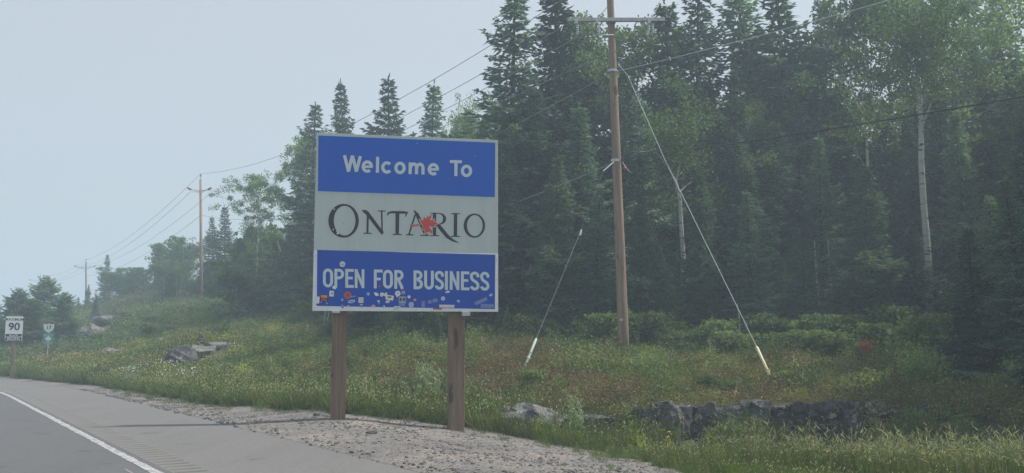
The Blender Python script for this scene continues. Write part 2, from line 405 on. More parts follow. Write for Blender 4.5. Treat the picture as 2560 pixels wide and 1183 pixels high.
_gp = _gp[np.argsort(_gp[:, 0])]; _gv = _gp[:, 1] - curve(_gp[:, 0])
def gravel_v(u): return np.interp(u, _gp[:, 0], np.maximum(_gv, V_EDGE + .35))

def grid_axis(segs):
    a = [segs[0][0]]
    for lo, hi, st in segs:
        n = max(1, int(round((hi - lo) / st))); a += list(np.linspace(lo, hi, n + 1)[1:])
    return np.array(a)
US = grid_axis([(-60, -10, 4), (-10, 4, .8), (4, 50, .3), (50, 110, .9), (110, 200, 3), (200, 420, 10)])
VSx = grid_axis([(-140, -20, 12), (-20, -6, 2), (-6, V_EDGE + .0, 1.1), (V_EDGE, 26, .24), (26, 60, 1), (60, 130, 4), (130, 260, 12)])
UU, VV = np.meshgrid(US, VSx, indexing='ij')
P = xy(UU, VV + curve(UU)); ZZ = terrain(P[..., 0], P[..., 1])
ZZ = np.where(VV < V_EDGE + .3, ZZ - .04, ZZ)
nu, nv = UU.shape
idx = np.arange(nu * nv).reshape(nu, nv)
quads = np.stack([idx[:-1, :-1], idx[1:, :-1], idx[1:, 1:], idx[:-1, 1:]], -1).reshape(-1, 4)[:, ::-1]
g = link('ground', np_mesh('ground', np.c_[P.reshape(-1, 2), ZZ.ravel()], quads, [M['ground']], smooth=True)); tag(g, 'rough soil and leaf litter rising from the road to the forest', kind='structure')

# gravel shoulder, its outer edge ragged
us = grid_axis([(-25, 4, .8), (4, 45, .12), (45, 90, .5)]); fr = np.linspace(0, 1, 26)
gu = us[:, None] * np.ones(len(fr)); jag = (fbm(us * 1.3, us * 0, 31) * .35 + fbm(us * 5, us * 0, 37) * .12)
gvv = V_EDGE - .02 + (fbm(us * 2.1, us * 0, 77) * .05 + fbm(us * 9, us * 0, 78) * .03)[:, None] * (1 - fr[None]) + (gravel_v(us)[:, None] + jag[:, None] * np.clip((us[:, None] < 40) * 1.0, .4, 1) + .15 - V_EDGE) * fr[None]
gp_ = xy(gu, gvv + curve(gu)); gz = terrain(gp_[..., 0], gp_[..., 1]) + .003 + .014 * np.clip(fr * 8, 0, 1) + fbm(gp_[..., 0] * 2.2, gp_[..., 1] * 2.2, 5) * .022 * np.clip(fr * 6, 0, 1)
gz = gz + np.where(fr[None] > .96, -.03, 0.0)
gi = np.arange(gu.size).reshape(gu.shape); gq = np.stack([gi[:-1, :-1], gi[1:, :-1], gi[1:, 1:], gi[:-1, 1:]], -1).reshape(-1, 4)[:, ::-1]
tag(link('gravel_shoulder', np_mesh('gravel_shoulder', np.c_[gp_.reshape(-1, 2), gz.ravel()], gq, [M['gravel']], smooth=True)), 'strip of loose brown and grey gravel beside the paved shoulder', kind='structure')

# road: lane, rumble strip, paved shoulder
def strip(name, v0, v1, mat, z, label, nvv=8, u0=-25, u1=140, jag=0.0, du=1.0):
    a = grid_axis([(u0, 45, du), (45, u1, max(1.5, du))]); f = np.linspace(0, 1, nvv)
    A = a[:, None] * np.ones(nvv); B = v0 + (v1 - v0) * f[None] * np.ones(A.shape)
    if jag: B[:, -1] += fbm(a * 2.1, a * 0, 77) * jag + fbm(a * 9, a * 0, 78) * jag * .5
    p = xy(A, B + curve(A)); i = np.arange(A.size).reshape(A.shape); q = np.stack([i[:-1, :-1], i[1:, :-1], i[1:, 1:], i[:-1, 1:]], -1).reshape(-1, 4)[:, ::-1]
    o = link(name, np_mesh(name, np.c_[p.reshape(-1, 2), np.full(A.size, z)], q, [mat])); tag(o, label, kind='structure'); return o
road = strip('road', -6.5, RL, M['lane'], 0, 'dark worn asphalt driving lane')
strip('paved_shoulder', RR, V_EDGE + .12, M['shoulder'], 0, 'lighter grey paved shoulder', 12)
a = np.arange(-2, 75, .034); per = .3
prof = -0.013 * np.clip(np.sin(2 * np.pi * a / per) * 1.8, 0, 1); prof[a > 60] = 0
vv = np.array([0, .04, .08, .5, .92, .96, 1.0]); dm = np.array([0, 0, 1, 1, 1, 0, 0.])
A = a[:, None] * np.ones(7); B = RL + (RR - RL) * vv[None] * np.ones(A.shape); p = xy(A, B + curve(A))
i = np.arange(A.size).reshape(A.shape); q = np.stack([i[:-1, :-1], i[1:, :-1], i[1:, 1:], i[:-1, 1:]], -1).reshape(-1, 4)[:, ::-1]
def rumble_mat():
    m, nt, out = mat_new('rumble_asphalt'); fine = noise(nt, 60, 3, .8); n = noise(nt, 1.2, 4, .6)
    c = mix(nt, n, (.135, .133, .13), (.17, .166, .16))
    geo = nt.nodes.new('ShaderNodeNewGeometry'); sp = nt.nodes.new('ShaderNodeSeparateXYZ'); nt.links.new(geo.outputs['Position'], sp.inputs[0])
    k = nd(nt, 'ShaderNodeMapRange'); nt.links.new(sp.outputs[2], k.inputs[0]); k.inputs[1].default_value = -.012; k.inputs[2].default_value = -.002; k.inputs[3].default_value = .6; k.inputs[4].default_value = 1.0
    c = mix(nt, 1.0, c, k.outputs[0], 'MULTIPLY')      # colour darkens with depth towards the bottom of the milled grooves
    c = mix(nt, 1.0, c, ramp(nt, fine, [(.25, (.72, .72, .72)), (.75, (1.3, 1.3, 1.3))]), 'MULTIPLY')
    principled(nt, out, c, .9, .2, bump=fine, bstr=.3, bdist=.006); return m
M['rumble'] = rumble_mat()
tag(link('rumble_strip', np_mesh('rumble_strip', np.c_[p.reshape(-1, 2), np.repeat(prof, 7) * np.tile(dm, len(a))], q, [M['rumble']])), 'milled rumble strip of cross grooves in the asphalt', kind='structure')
strip('shoulder_margin', RL, RR, M['shoulder'], 0, 'pavement strip where the rumble grooves end', 2, u0=75.2)
# fog line with broken edges
a = grid_axis([(-10, 60, .04), (60, 130, .5)])
e0 = fbm(a * 3, a * 0, 51) * .012 + fbm(a * 11, a * 0, 52) * .012; e1 = fbm(a * 3, a * 0, 61) * .016 + fbm(a * 11, a * 0, 62) * .014
A = np.stack([a, a], 1); B = np.stack([FL + e0, FR + e1], 1); p = xy(A, B + curve(A)); i = np.arange(A.size).reshape(A.shape)
q = np.stack([i[:-1, 0], i[1:, 0], i[1:, 1], i[:-1, 1]], -1)[:, ::-1]
tag(link('road_edge_line', np_mesh('road_edge_line', np.c_[p.reshape(-1, 2), np.full(A.size, .004)], q, [M['line']])), 'worn white painted line along the lane edge', kind='structure')
# faint ghost of an older line, beside the fresh one
a = grid_axis([(8.5, 11.8, .05)]); e0 = fbm(a * 4, a * 0, 91) * .03
A = np.stack([a, a], 1); B = np.stack([FL - .17 + e0 - .02, FL - .17 + np.abs(e0) * .8 - .004], 1); p = xy(A, B + curve(A)); i = np.arange(A.size).reshape(A.shape)
q = np.stack([i[:-1, 0], i[1:, 0], i[1:, 1], i[:-1, 1]], -1)[:, ::-1]
tag(link('old_edge_line', np_mesh('old_edge_line', np.c_[p.reshape(-1, 2), np.full(A.size, .004)], q, [simple('ghost_paint', (.22, .22, .22))])), 'faint trace of an older painted line', kind='structure')

# ------------------------------------------------------------------ plant geometry
class KB:
    """collects kite-shaped leaf quads"""
    def __init__(s): s.b = []; s.a = []; s.w = []; s.m = []
    def add(s, base, axis, side, m=0):
        s.b.append(base); s.a.append(axis); s.w.append(side); s.m.append(np.full(len(base), m))
    def mesh(s, name, mats, extra=None):
        b, a, w, m = (np.concatenate(q) for q in (s.b, s.a, s.w, s.m))
        V = np.stack([b, b + a * .45 + w, b + a, b + a * .45 - w], 1).reshape(-1, 3); n = len(b)
        return np_mesh(name, V, np.arange(n * 4).reshape(n, 4), mats, m)
    @property
    def n(s): return sum(len(x) for x in s.b)
def unit(v): return v / (np.linalg.norm(v, axis=-1, keepdims=True) + 1e-9)

def spruce_proto(name, seed, leafmat, R=.22, dens=1.0, openness=0.0, top_pow=.8, z0=.03, size=1.0, club=0.0):
    """10 m tall; scaled when placed. R: crown radius at the base as a share of height"""
    r = np.random.default_rng(seed); Ht = 10.0; kb = KB(); bt = MB()
    z = Ht * z0
    bend = r.normal(0, .12, 2)
    def axis_xy(zz): return np.array([bend[0] * math.sin(zz * .35), bend[1] * math.sin(zz * .3 + 1)])
    while z < Ht * .985:
        f = z / Ht
        Lz = Ht * R * (1 - f) ** top_pow * (1 + .25 * math.sin(z * 2.1 + seed)) + .06
        if f > .8: Lz *= (1 + club)
        nb = int(r.integers(6, 9)); az0 = r.uniform(0, 6.28)
        for k in range(nb):
            if r.random() < openness * (.6 if f > .3 else 1.0): continue
            az = az0 + k * 2 * math.pi / nb + r.normal(0, .25); L = Lz * r.uniform(.45, 1.15) * (1.25 if r.random() < .08 else 1)
            el0 = math.radians(np.interp(f, [0, .5, .85, 1], [-22, -8, 18, 60]) + r.normal(0, 6))
            d0 = np.array([math.cos(az), math.sin(az), 0.0]); n = max(2, int(L / .10)); t = np.linspace(.04, 1, n)
            hor = t * L * math.cos(el0); ver = math.sin(el0) * t * L + .16 * L * t ** 2.2 - .05 * L * np.sin(t * 3.1)
            c = axis_xy(z); P = np.c_[c[0] + d0[0] * hor, c[1] + d0[1] * hor, z + ver]
            side = np.array([-d0[1], d0[0], 0])
            if L > .7 and r.random() < .8:
                bt.tube([P[0], P[n // 2], P[-1]], [.018 * L + .006, .011 * L, .004], 3, False)
            m = n
            for sgn in (-1, 1):
                TL = np.minimum(.48, .5 * L * (1.02 - t) + .10) * r.uniform(.6, 1.15, m)
                ang = math.radians(52) + r.normal(0, .18, m)
                dirs = d0[None] * np.cos(ang)[:, None] + side[None] * (np.sin(ang) * sgn)[:, None]; dirs[:, 2] += r.normal(-.16, .09, m); dirs = unit(dirs)
                ks = max(2, int(round(4 * dens)))
                for j in range(ks):
                    s_ = (j + r.uniform(0, .6, m)) / ks
                    b = P + dirs * (TL * s_)[:, None] + r.normal(0, .012, (m, 3))
                    a = unit(dirs + r.normal(0, .26, (m, 3))) * (TL * .55 + .07)[:, None] * size
                    w = unit(np.cross(a, unit(np.array([0, 0, 1.0]) + r.normal(0, .7, (m, 3))))) * (.026 + .02 * r.random(m))[:, None] * size
                    kb.add(b, a, w * .9)
            a = unit(d0[None] + r.normal(0, .35, (m, 3)) + np.array([0, 0, .15])) * .2 * size
            w = unit(np.cross(a, r.normal(0, 1, (m, 3)))) * .035 * size; kb.add(P, a, w)
        z += .21 + .09 * r.random()
    # leader
    m = 26; tt = r.random(m); P = np.c_[np.full(m, axis_xy(Ht)[0]), np.full(m, axis_xy(Ht)[1]), Ht * .94 + tt * Ht * .06]
    a = unit(np.c_[r.normal(0, .6, (m, 2)), np.full(m, 1.3)]) * .13; w = unit(np.cross(a, r.normal(0, 1, (m, 3)))) * .022; kb.add(P, a, w)
    crown = kb.mesh(name + '_crown', [leafmat])
    ts = np.linspace(0, .97, 9)
    pts = [(*(axis_xy(t * Ht) if t > 0 else (0, 0)), t * Ht) for t in ts]
    bt.tube(pts, [.13 * (1 - t) + .012 for t in ts], 8, False)
    trunk = pmesh(name + '_trunk', bt.v, bt.f, [M['bark_dark']], smooth=True)
    return ('spruce_tree', crown, trunk, 10.0, kb.n)

def broad_proto(name, seed, leafmat, bark, spread=.26, clear=.35, clusters=230, leaf=.10, per=60, stems=1, lean=0.05, clump=.38, arms=12, tr=.10):
    """10 m tall broadleaf: trunk, limbs, twigs, leaves in clumps"""
    r = np.random.default_rng(seed); Ht = 10.0; kb = KB(); bt = MB(); ends = []
    for s_ in range(stems):
        th = r.uniform(0, 6.28); ln = lean * (1 if stems == 1 else 3); zs = np.linspace(0, Ht * (.96 if s_ == 0 else r.uniform(.7, .9)), 11)
        ph = r.uniform(0, 6, 2)
        pts = np.c_[math.cos(th) * ln * zs + .10 * np.sin(zs * .7 + ph[0]), math.sin(th) * ln * zs + .10 * np.sin(zs * .6 + ph[1]), zs]; pts[0, :2] = np.array([math.cos(th), math.sin(th)]) * (.12 if stems > 1 else 0)
        bt.tube(pts, [tr * (1 - .9 * k / 10) for k in range(11)], 8, False)
        na = arms if stems == 1 else max(5, arms // stems)
        for k in range(na):
            f = clear + (1 - clear) * (k + r.random()) / na * .96
            b0 = np.array([np.interp(f * Ht, pts[:, 2], pts[:, i]) for i in range(3)])
            env = math.sin(min(1, (f - clear) / (1 - clear) * .9 + .22) * math.pi) ** .7
            L = Ht * spread * (.35 + env) * r.uniform(.55, 1.1); az = k * 2.4 + r.normal(0, .4); el = math.radians(r.uniform(25, 55))
            d = np.array([math.cos(az) * math.cos(el), math.sin(az) * math.cos(el), math.sin(el)]); q = [b0]; n = 6
            for j in range(n): q.append(q[-1] + d * L / n + r.normal(0, .05 * L / n * 3, 3)); d = unit(d + np.array([0, 0, .04]) + r.normal(0, .12, 3))
            q = np.array(q); rad = tr * .42 * (1 - f * .6)
            bt.tube(q, [rad * (1 - .85 * j / n) for j in range(n + 1)], 5, False)
            for j in range(2, n + 1):
                ends.append(q[j])
                for _ in range(2):
                    dd = unit(r.normal(0, 1, 3) + d * .6); e = q[j] + dd * L * r.uniform(.12, .34); ends.append(e)
                    bt.tube([q[j], (q[j] + e) / 2 + r.normal(0, .03, 3), e], [.012, .009, .004], 3, False)
        ends.append(pts[-1]); ends.append(pts[-2])
    ends = np.array(ends); pick = ends[r.integers(0, len(ends), clusters)] + r.normal(0, clump * .8, (clusters, 3))
    pick[:, 2] = np.minimum(pick[:, 2], Ht)
    cs = r.uniform(.5, 1.2, clusters) * clump
    C = np.repeat(pick, per, 0); S = np.repeat(cs, per)[:, None]
    B = C + unit(r.normal(0, 1, C.shape)) * S * (r.random((len(C), 1)) ** .45) * np.array([1, 1, .75])
    a = unit(r.normal(0, 1, B.shape) + np.array([0, 0, -.25])) * leaf * r.uniform(.7, 1.3, (len(B), 1))
    w = unit(np.cross(a, r.normal(0, 1, B.shape))) * leaf * .38
    kb.add(B, a, w)
    return (name, kb.mesh(name + '_crown', [leafmat]), pmesh(name + '_trunk', bt.v, bt.f, [bark], smooth=True), 10.0, kb.n)

def blades(kb, r, n, rad, h, wd, m=0, lean=.35, segs=2):
    a0 = r.uniform(0, 6.28, n); rr = rad * np.sqrt(r.random(n)); B = np.c_[np.cos(a0) * rr, np.sin(a0) * rr, np.zeros(n) - .03]
    d = unit(np.c_[r.normal(0, lean, (n, 2)), np.ones(n)]); hh = h * r.uniform(.45, 1.1, n)[:, None]
    w = unit(np.cross(d, r.normal(0, 1, (n, 3)))) * wd
    kb.add(B, d * hh * .62, w, m)
    d2 = unit(d + np.c_[r.normal(0, lean * .9, (n, 2)), np.full(n, -.15)]); kb.add(B + d * hh * .42, d2 * hh * .6, w * .8, m)
    return B + d * hh * .42 + d2 * hh * .6
def tuft_proto(name, seed, mats, n=46, rad=.16, h=.45, wd=.006, heads=0, headmat=1, hl=.07, hw=.008, lean=.35):
    r = np.random.default_rng(seed); kb = KB(); tips = blades(kb, r, n, rad, h, wd, 0, lean)
    if heads:
        t = tips[r.integers(0, n, heads)] + r.normal(0, .01, (heads, 3)); t[:, 2] = np.maximum(t[:, 2], h * .75)
        B = np.c_[t[:, :2] * .7, np.zeros(heads)]; ax = t - B; w = unit(np.cross(ax, r.normal(0, 1, ax.shape))) * .003; kb.add(B, ax, w, 0)
        a = unit(np.c_[r.normal(0, .55, (heads, 2)), r.uniform(.1, 1, heads)]) * hl * r.uniform(.7, 1.3, (heads, 1))
        for k in range(2): kb.add(t, a, unit(np.cross(a, r.normal(0, 1, a.shape))) * hw, headmat)
    return kb.mesh(name, mats)
def bush_proto(name, seed, mats, rad=.38, h=.5, n=330, leaf=.05, stems=9, spiky=0.0, dots=0):
    r = np.random.default_rng(seed); kb = KB()
    c = np.c_[r.normal(0, rad * .55, (stems, 2)), r.uniform(.3, 1, stems) * h]
    B0 = np.c_[c[:, :2] * .25, np.zeros(stems)]; ax = c - B0; kb.add(B0, ax, unit(np.cross(ax, r.normal(0, 1, ax.shape))) * .006, len(mats) - 1)
    k = r.integers(0, stems, n); t = r.random((n, 1)) ** .6
    P = B0[k] + ax[k] * t * 1.05 + r.normal(0, .33 * rad, (n, 3)) * np.array([1, 1, .45]) * (1 - spiky * .6); P[:, 2] = np.abs(P[:, 2])
    a = unit(r.normal(0, 1, (n, 3)) + np.array([0, 0, .2 + spiky * 1.5])) * leaf * r.uniform(.7, 1.4, (n, 1)); w = unit(np.cross(a, r.normal(0, 1, (n, 3)))) * leaf * (.36 - .2 * spiky)
    kb.add(P, a, w, 0)
    if dots:
        P = np.c_[r.normal(0, rad * .6, (dots, 2)), r.uniform(.75, 1.1, dots) * h]; a = unit(r.normal(0, 1, (dots, 3))) * .035; kb.add(P, a, unit(np.cross(a, r.normal(0, 1, (dots, 3)))) * .016, 1)
    return kb.mesh(name, mats)

SPR = [spruce_proto('spruce_a', 1, M['spruce'], .19, 1.3, .06, 1.0), spruce_proto('spruce_b', 2, M['spruce'], .22, 1.1, .2, .95), spruce_proto('spruce_c', 3, M['spruce'], .17, 1.2, .12, 1.05, club=.25),
       spruce_proto('spruce_d', 4, M['spruce'], .22, 1.0, .42, .75, .18), spruce_proto('spruce_e', 5, M['spruce'], .20, 1.3, .15, .9)]
YSP = [spruce_proto('young_spruce_a', 11, M['spruce_light'], .24, 1.0, .05, .9, size=1.35), spruce_proto('young_spruce_b', 12, M['spruce_light'], .28, .9, .15, .85, size=1.4)]
ASP = [broad_proto('aspen_tree', 21, M['aspen'], M['bark_pale'], .22, .38, 260), broad_proto('aspen_tree', 22, M['aspen'], M['bark_pale'], .26, .3, 240, arms=14),
       broad_proto('birch_tree', 23, M['birch'], M['bark_pale'], .24, .45, 230, stems=1, lean=.03), broad_proto('birch_tree', 24, M['birch'], M['bark_pale'], .30, .22, 300, stems=3),
       broad_proto('aspen_tree', 25, M['aspen'], M['bark_pale'], .30, .12, 330, stems=2, clump=.45)]
ASPF = [broad_proto('aspen_tree', 26, M['aspen'], M['bark_pale'], .27, .15, 300, leaf=.22, per=34, clump=.5, stems=2, arms=14), broad_proto('aspen_tree', 27, M['birch'], M['bark_pale'], .30, .10, 330, leaf=.22, per=34, clump=.55, stems=2, arms=16)]
SHR = [broad_proto('leafy_shrub', 31, M['shrub'], M['bark_dark'], .42, .06, 210, leaf=.62, per=11, stems=4, clump=1.0, arms=16, tr=.1), broad_proto('leafy_shrub', 32, M['shrub'], M['bark_dark'], .5, .05, 190, leaf=.70, per=11, stems=5, clump=1.15, arms=20, tr=.1), broad_proto('leafy_shrub', 33, M['aspen'], M['bark_pale'], .34, .1, 170, leaf=.50, per=14, stems=3, clump=.85, arms=14, tr=.07)]
LARCH = spruce_proto('larch', 41, M['spruce_light'], .30, .9, .25, .55, size=1.3)

def place(proto, x, y, h, label, cat='tree', group=None, wide=1.0, rz=None, dz=-.1, name=None, z=None):
    nm = name or proto[0]
    o = empty(nm, (x, y, (tz(x, y) if z is None else z) + dz), random.uniform(0, 6.28) if rz is None else rz)
    s = h / 10.0; o.scale = (s * wide, s * wide, s)
    tag(o, label, cat, group)
    link('trunk', proto[2], None, o); link('crown', proto[1], None, o)
    return o
def tree_px(proto, px, topy, Y, label, **k):
    """foot at photo column px, depth Y; height so that the tip reaches row topy"""
    X = at(px, 870, Y)[0]; zz = tz(X, Y); top = at(px, topy, Y)[2]
    return place(proto, X, Y, top - zz, label, **k)

# ------------------------------------------------------------------ scatter (uncountable ground cover only)
def scatter(name, pts, protos, label, kind_idx=None, smin=.7, smax=1.3, tilt=.12):
    n = len(pts); pts = np.asarray(pts); z = terrain(pts[:, 0], pts[:, 1])
    me = bpy.data.meshes.new(name); me.vertices.add(n); me.vertices.foreach_set('co', np.c_[pts[:, :2], z + (pts[:, 2] if pts.shape[1] > 2 else 0)].astype(np.float32).ravel())
    rot = np.c_[rng.normal(0, tilt, (n, 2)), rng.uniform(0, 6.28, n)].astype(np.float32)
    at_ = me.attributes.new('rot', 'FLOAT_VECTOR', 'POINT'); at_.data.foreach_set('vector', rot.ravel())
    at_ = me.attributes.new('scl', 'FLOAT', 'POINT'); at_.data.foreach_set('value', (smin + (smax - smin) * rng.random(n) ** 1.3).astype(np.float32))
    ki = kind_idx if kind_idx is not None else rng.integers(0, len(protos), n)
    at_ = me.attributes.new('kind', 'INT', 'POINT'); at_.data.foreach_set('value', np.asarray(ki, dtype=np.int32))
    o = link(name, me)
    c = bpy.data.collections.new(name + '_prototypes')
    for j, pm in enumerate(protos):
        po = bpy.data.objects.new('%s_kind_%02d' % (name, j), pm); c.objects.link(po)
    ng = bpy.data.node_groups.new(name, 'GeometryNodeTree')
    ng.interface.new_socket('Geometry', in_out='INPUT', socket_type='NodeSocketGeometry'); ng.interface.new_socket('Geometry', in_out='OUTPUT', socket_type='NodeSocketGeometry')
    N, L = ng.nodes, ng.links
    gi_, go = N.new('NodeGroupInput'), N.new('NodeGroupOutput'); ip = N.new('GeometryNodeInstanceOnPoints'); ci = N.new('GeometryNodeCollectionInfo')
    ci.inputs['Collection'].default_value = c; ci.inputs['Separate Children'].default_value = True; ci.inputs['Reset Children'].default_value = True
    ip.inputs['Pick Instance'].default_value = True
    for nm, ty, sk in (('rot', 'FLOAT_VECTOR', 'Rotation'), ('scl', 'FLOAT', 'Scale'), ('kind', 'INT', 'Instance Index')):
        a_ = N.new('GeometryNodeInputNamedAttribute'); a_.data_type = ty; a_.inputs['Name'].default_value = nm
        L.new([s for s in a_.outputs if s.enabled and s.name == 'Attribute'][0], ip.inputs[sk])
    L.new(gi_.outputs[0], ip.inputs['Points']); L.new(ci.outputs[0], ip.inputs['Instance']); L.new(ip.outputs[0], go.inputs[0])
    md = o.modifiers.new('scatter', 'NODES'); md.node_group = ng
    tag(o, label, kind='stuff'); return o
def rand_uv(n, u0, u1, v0, v1):
    u = rng.uniform(u0, u1, n); v = rng.uniform(v0, v1, n); p = xy(u, v + curve(u)); return u, v, p
def blob(p, px, py, Y, rx, ry):
    c = at(px, py, Y); return np.exp(-((p[:, 0] - c[0]) / rx) ** 2 - ((p[:, 1] - c[1]) / ry) ** 2)

# ------------------------------------------------------------------ trees, one thing each
HERO = [  # proto, px, top row, Y, width factor, label
    (SPR[1], 1285, -25, 36, 1.35, 'tall dark spruce with a jagged spreading left side, first tall tree right of the sign'),
    (SPR[0], 1402, -60, 37, 1.3, 'dense dark spruce rising behind the left end of the crossarm'),
    (ASP[0], 1480, 55, 40, .9, 'light green aspen crown between the tall spruce and the near utility pole'),
    (ASP[1], 1600, 62, 38, .95, 'yellow green aspen just right of the near utility pole under the crossarm'),
    (SPR[0], 1690, -10, 37, 1.25, 'dark pointed spruce right of the crossarm tip'),
    (SPR[3], 1768, -70, 38, 1.0, 'open crowned spruce with a bare dark trunk showing sky through its boughs'),
    (SPR[2], 1885, -80, 39, 1.35, 'narrow dark spruce crossed high up by the pale wire'),
    (SPR[4], 1978, -60, 38, 1.35, 'dense broad spruce with lopped flat looking top beside a sky gap'),
    (SPR[3], 2098, -50, 42, .8, 'thin ragged spruce standing alone in the sky gap'),
    (ASP[0], 2240, -70, 37, 1.0, 'grey green aspen crown left of the tall white trunk'),
    (SPR[2], 2362, 82, 44, .8, 'small spruce tip seen low in the gap right of the white trunk'),
    (ASP[1], 2460, -40, 37, 1.0, 'green aspen crown at the right, past the sky gap'),
    (SPR[0], 2490, -60, 42, .9, 'dark spruce tip poking out behind the right hand aspen'),
    (SPR[4], 2560, -30, 38, 1.0, 'dark spruce cut by the right border of the view'),
    (SPR[0], 2385, 170, 33, .9, 'dark bluish spruce just right of the tall white trunk'),
    (SPR[4], 2065, 330, 34, 1.0, 'dark spruce of middle height under the pale crown in the right wood'),
    (SPR[2], 1860, 310, 33.5, 1.4, 'middle height spruce in front of the narrow tall one'),
    (SPR[1], 1960, 300, 34.5, 1.3, 'wide shaded spruce in the middle of the right wood'),
    (ASP[1], 2010, 165, 42, 1.1, 'pale yellow green aspen crown lit between the spruces'),
    (ASP[4], 1800, 260, 37, 1.0, 'mid green broadleaf crown left of the middle spruces'),
    (SPR[4], 1330, 210, 33.5, 1.3, 'dark spruce directly right of the sign upper edge'),
    (SPR[0], 1450, 250, 33.5, 1.4, 'blackish spruce left of the near utility pole'),
    (SPR[2], 1260, 340, 32.5, 1.2, 'shaded spruce half hidden behind the sign right edge'),
    (YSP[0], 1395, 380, 31, .95, 'lighter young spruce with layered boughs left of the guy wire'),
    (YSP[1], 1610, 455, 31, .7, 'slender young spruce right behind the near utility pole'),
    (YSP[0], 2180, 405, 30, 1.2, 'bushy pale young spruce left of the white trunk foot'),
    (YSP[1], 2495, 480, 26, .9, 'young spruce with a lit pointed tip near the right border'),
    (YSP[0], 2425, 270, 32, .8, 'light tipped spruce beyond the young one at the right'),
    (YSP[1], 2590, 290, 27, .9, 'large light tipped spruce on the right border'),
    (YSP[0], 1760, 420, 31, .85, 'greyish young spruce right of the bent pale trunk'),
    (SPR[1], 1880, 470, 31, 1.2, 'low wide spruce with drooping shaded boughs near the yellow guy guard'),
    (SPR[4], 1500, 480, 31.5, 1.2, 'low dark spruce in the hollow left of the pole'),
    (SPR[1], 2300, 560, 29.5, 1.3, 'low dark spruce around the foot of the white trunk'),
    (SPR[4], 2020, 560, 30.5, 1.3, 'low dark spruce above the leafy bushes right of the guy guard'),
    (SPR[4], 1650, 600, 32, 1.3, 'low dark spruce between the pole and the bent trunk'),
    (SPR[4], 2455, 700, 21, 1.4, 'low dark spruce in the shaded lower right corner'),
    (SPR[1], 2530, 620, 20.5, 1.4, 'dark spruce boughs reaching down at the lower right border'),
    (SPR[4], 2400, 800, 22, 1.5, 'short dark spruce behind the right end of the rock face'),
    (SPR[1], 2620, 560, 20, 1.3, 'dark spruce half outside the lower right border'),
    (SPR[4], 2490, 860, 18.5, 1.6, 'low dark conifer just above the tall grass at the right'),
    (SPR[4], 2570, 850, 17.8, 1.6, 'low dark conifer at the right border above the tall grass'),
    (SPR[1], 2440, 560, 19.6, 1.5, 'broad shaded spruce coming forward at the right end of the rock face'),
    (SPR[4], 2545, 430, 18.8, 1.35, 'nearest dark spruce, filling the lower right border'),
    (SPR[0], 2345, 880, 20.2, 1.9, 'very low spruce over the right end of the rock ledge'),
    (ASP[4], 1200, 232, 44, .5, 'broadleaf tree with a ragged top left of the first tall spruce'),
    (ASP[1], 1160, 290, 45, .45, 'small leafy crown just above the sign right corner'),
    (SPR[0], 1075, 195, 50, 1.05, 'pointed dark spruce, rightmost of the four above the sign'),
    (SPR[4], 960, 185, 52, 1.15, 'bushy topped dark spruce, third of four above the sign'),
    (SPR[2], 840, 194, 55, .9, 'slim dark spruce, second of four above the sign'),
    (SPR[1], 772, 255, 54, 1.1, 'ragged spruce with bare upper boughs, leftmost of four by the sign'),
    (ASP[0], 745, 340, 58, .85, 'tall light green aspen at the left edge of the sign'),
    (ASP[1], 640, 442, 64, .95, 'open leafy aspen leaning out left of the sign'),
    (SPR[0], 552, 510, 82, 1.2, 'small pointed spruce just right of the second utility pole'),
    (SPR[4], 520, 538, 84, 1.1, 'dark spruce touching the second utility pole'),
    (ASPF[0], 625, 565, 66, 1.0, 'rounded pale green broadleaf tree behind the slope'),
    (ASPF[1], 720, 560, 60, 1.1, 'pale green broadleaf tree beside the sign lower left'),
    (SPR[1], 750, 500, 60, 1.0, 'dark spruce under the tall aspen beside the sign'),
    (ASPF[1], 455, 597, 92, 1.35, 'broad rounded broadleaf crown left of the second utility pole'),
    (ASPF[0], 410, 602, 94, 1.3, 'domed broadleaf tree on the ridge, left of the rounded crown'),
    (SPR[0], 385, 622, 96, .9, 'dark spruce rising among the ridge broadleaf trees'),
    (ASPF[0], 350, 668, 98, 1.3, 'lower green tree sloping down the ridge line'),
    (ASPF[1], 300, 690, 104, 1.4, 'low bushy trees' ' end on the ridge beside the lone spruce'),
    (SPR[1], 257, 635, 108, 1.0, 'lone tiered spruce standing up against the sky far left'),
    (SPR[4], 213, 708, 100, 1.0, 'dark spruce around the third utility pole'),
    (SPR[1], 190, 740, 98, 1.1, 'bluish dark spruce left of the third utility pole'),
    (YSP[0], 235, 735, 84, 1.1, 'green conifer in front of the lone spruce, on the slope end'),
]
for pr, px, ty, Y, wd, lb in HERO: tree_px(pr, px, ty, Y, lb, wide=wd)

# larches behind the small road signs
for px, ty, Y, wd, lb in ((38, 718, 66, 1.6, 'feathery larch behind the speed sign'), (105, 688, 72, 1.5, 'feathery larch behind the green route marker, tallest of three'), (155, 728, 66, 1.5, 'feathery larch right of the green route marker'),
                          (-30, 735, 70, 1.2, 'feathery larch cut by the left border'), (75, 745, 62, 1.6, 'dense low larch between the two small road signs'), (0, 790, 62, 1.2, 'low larch left of the speed sign'), (180, 790, 62, 1.2, 'low dark larch where the slope begins')):
    tree_px(LARCH, px, ty, Y, lb, wide=wd, name='larch_tree', group='larches behind the road signs')

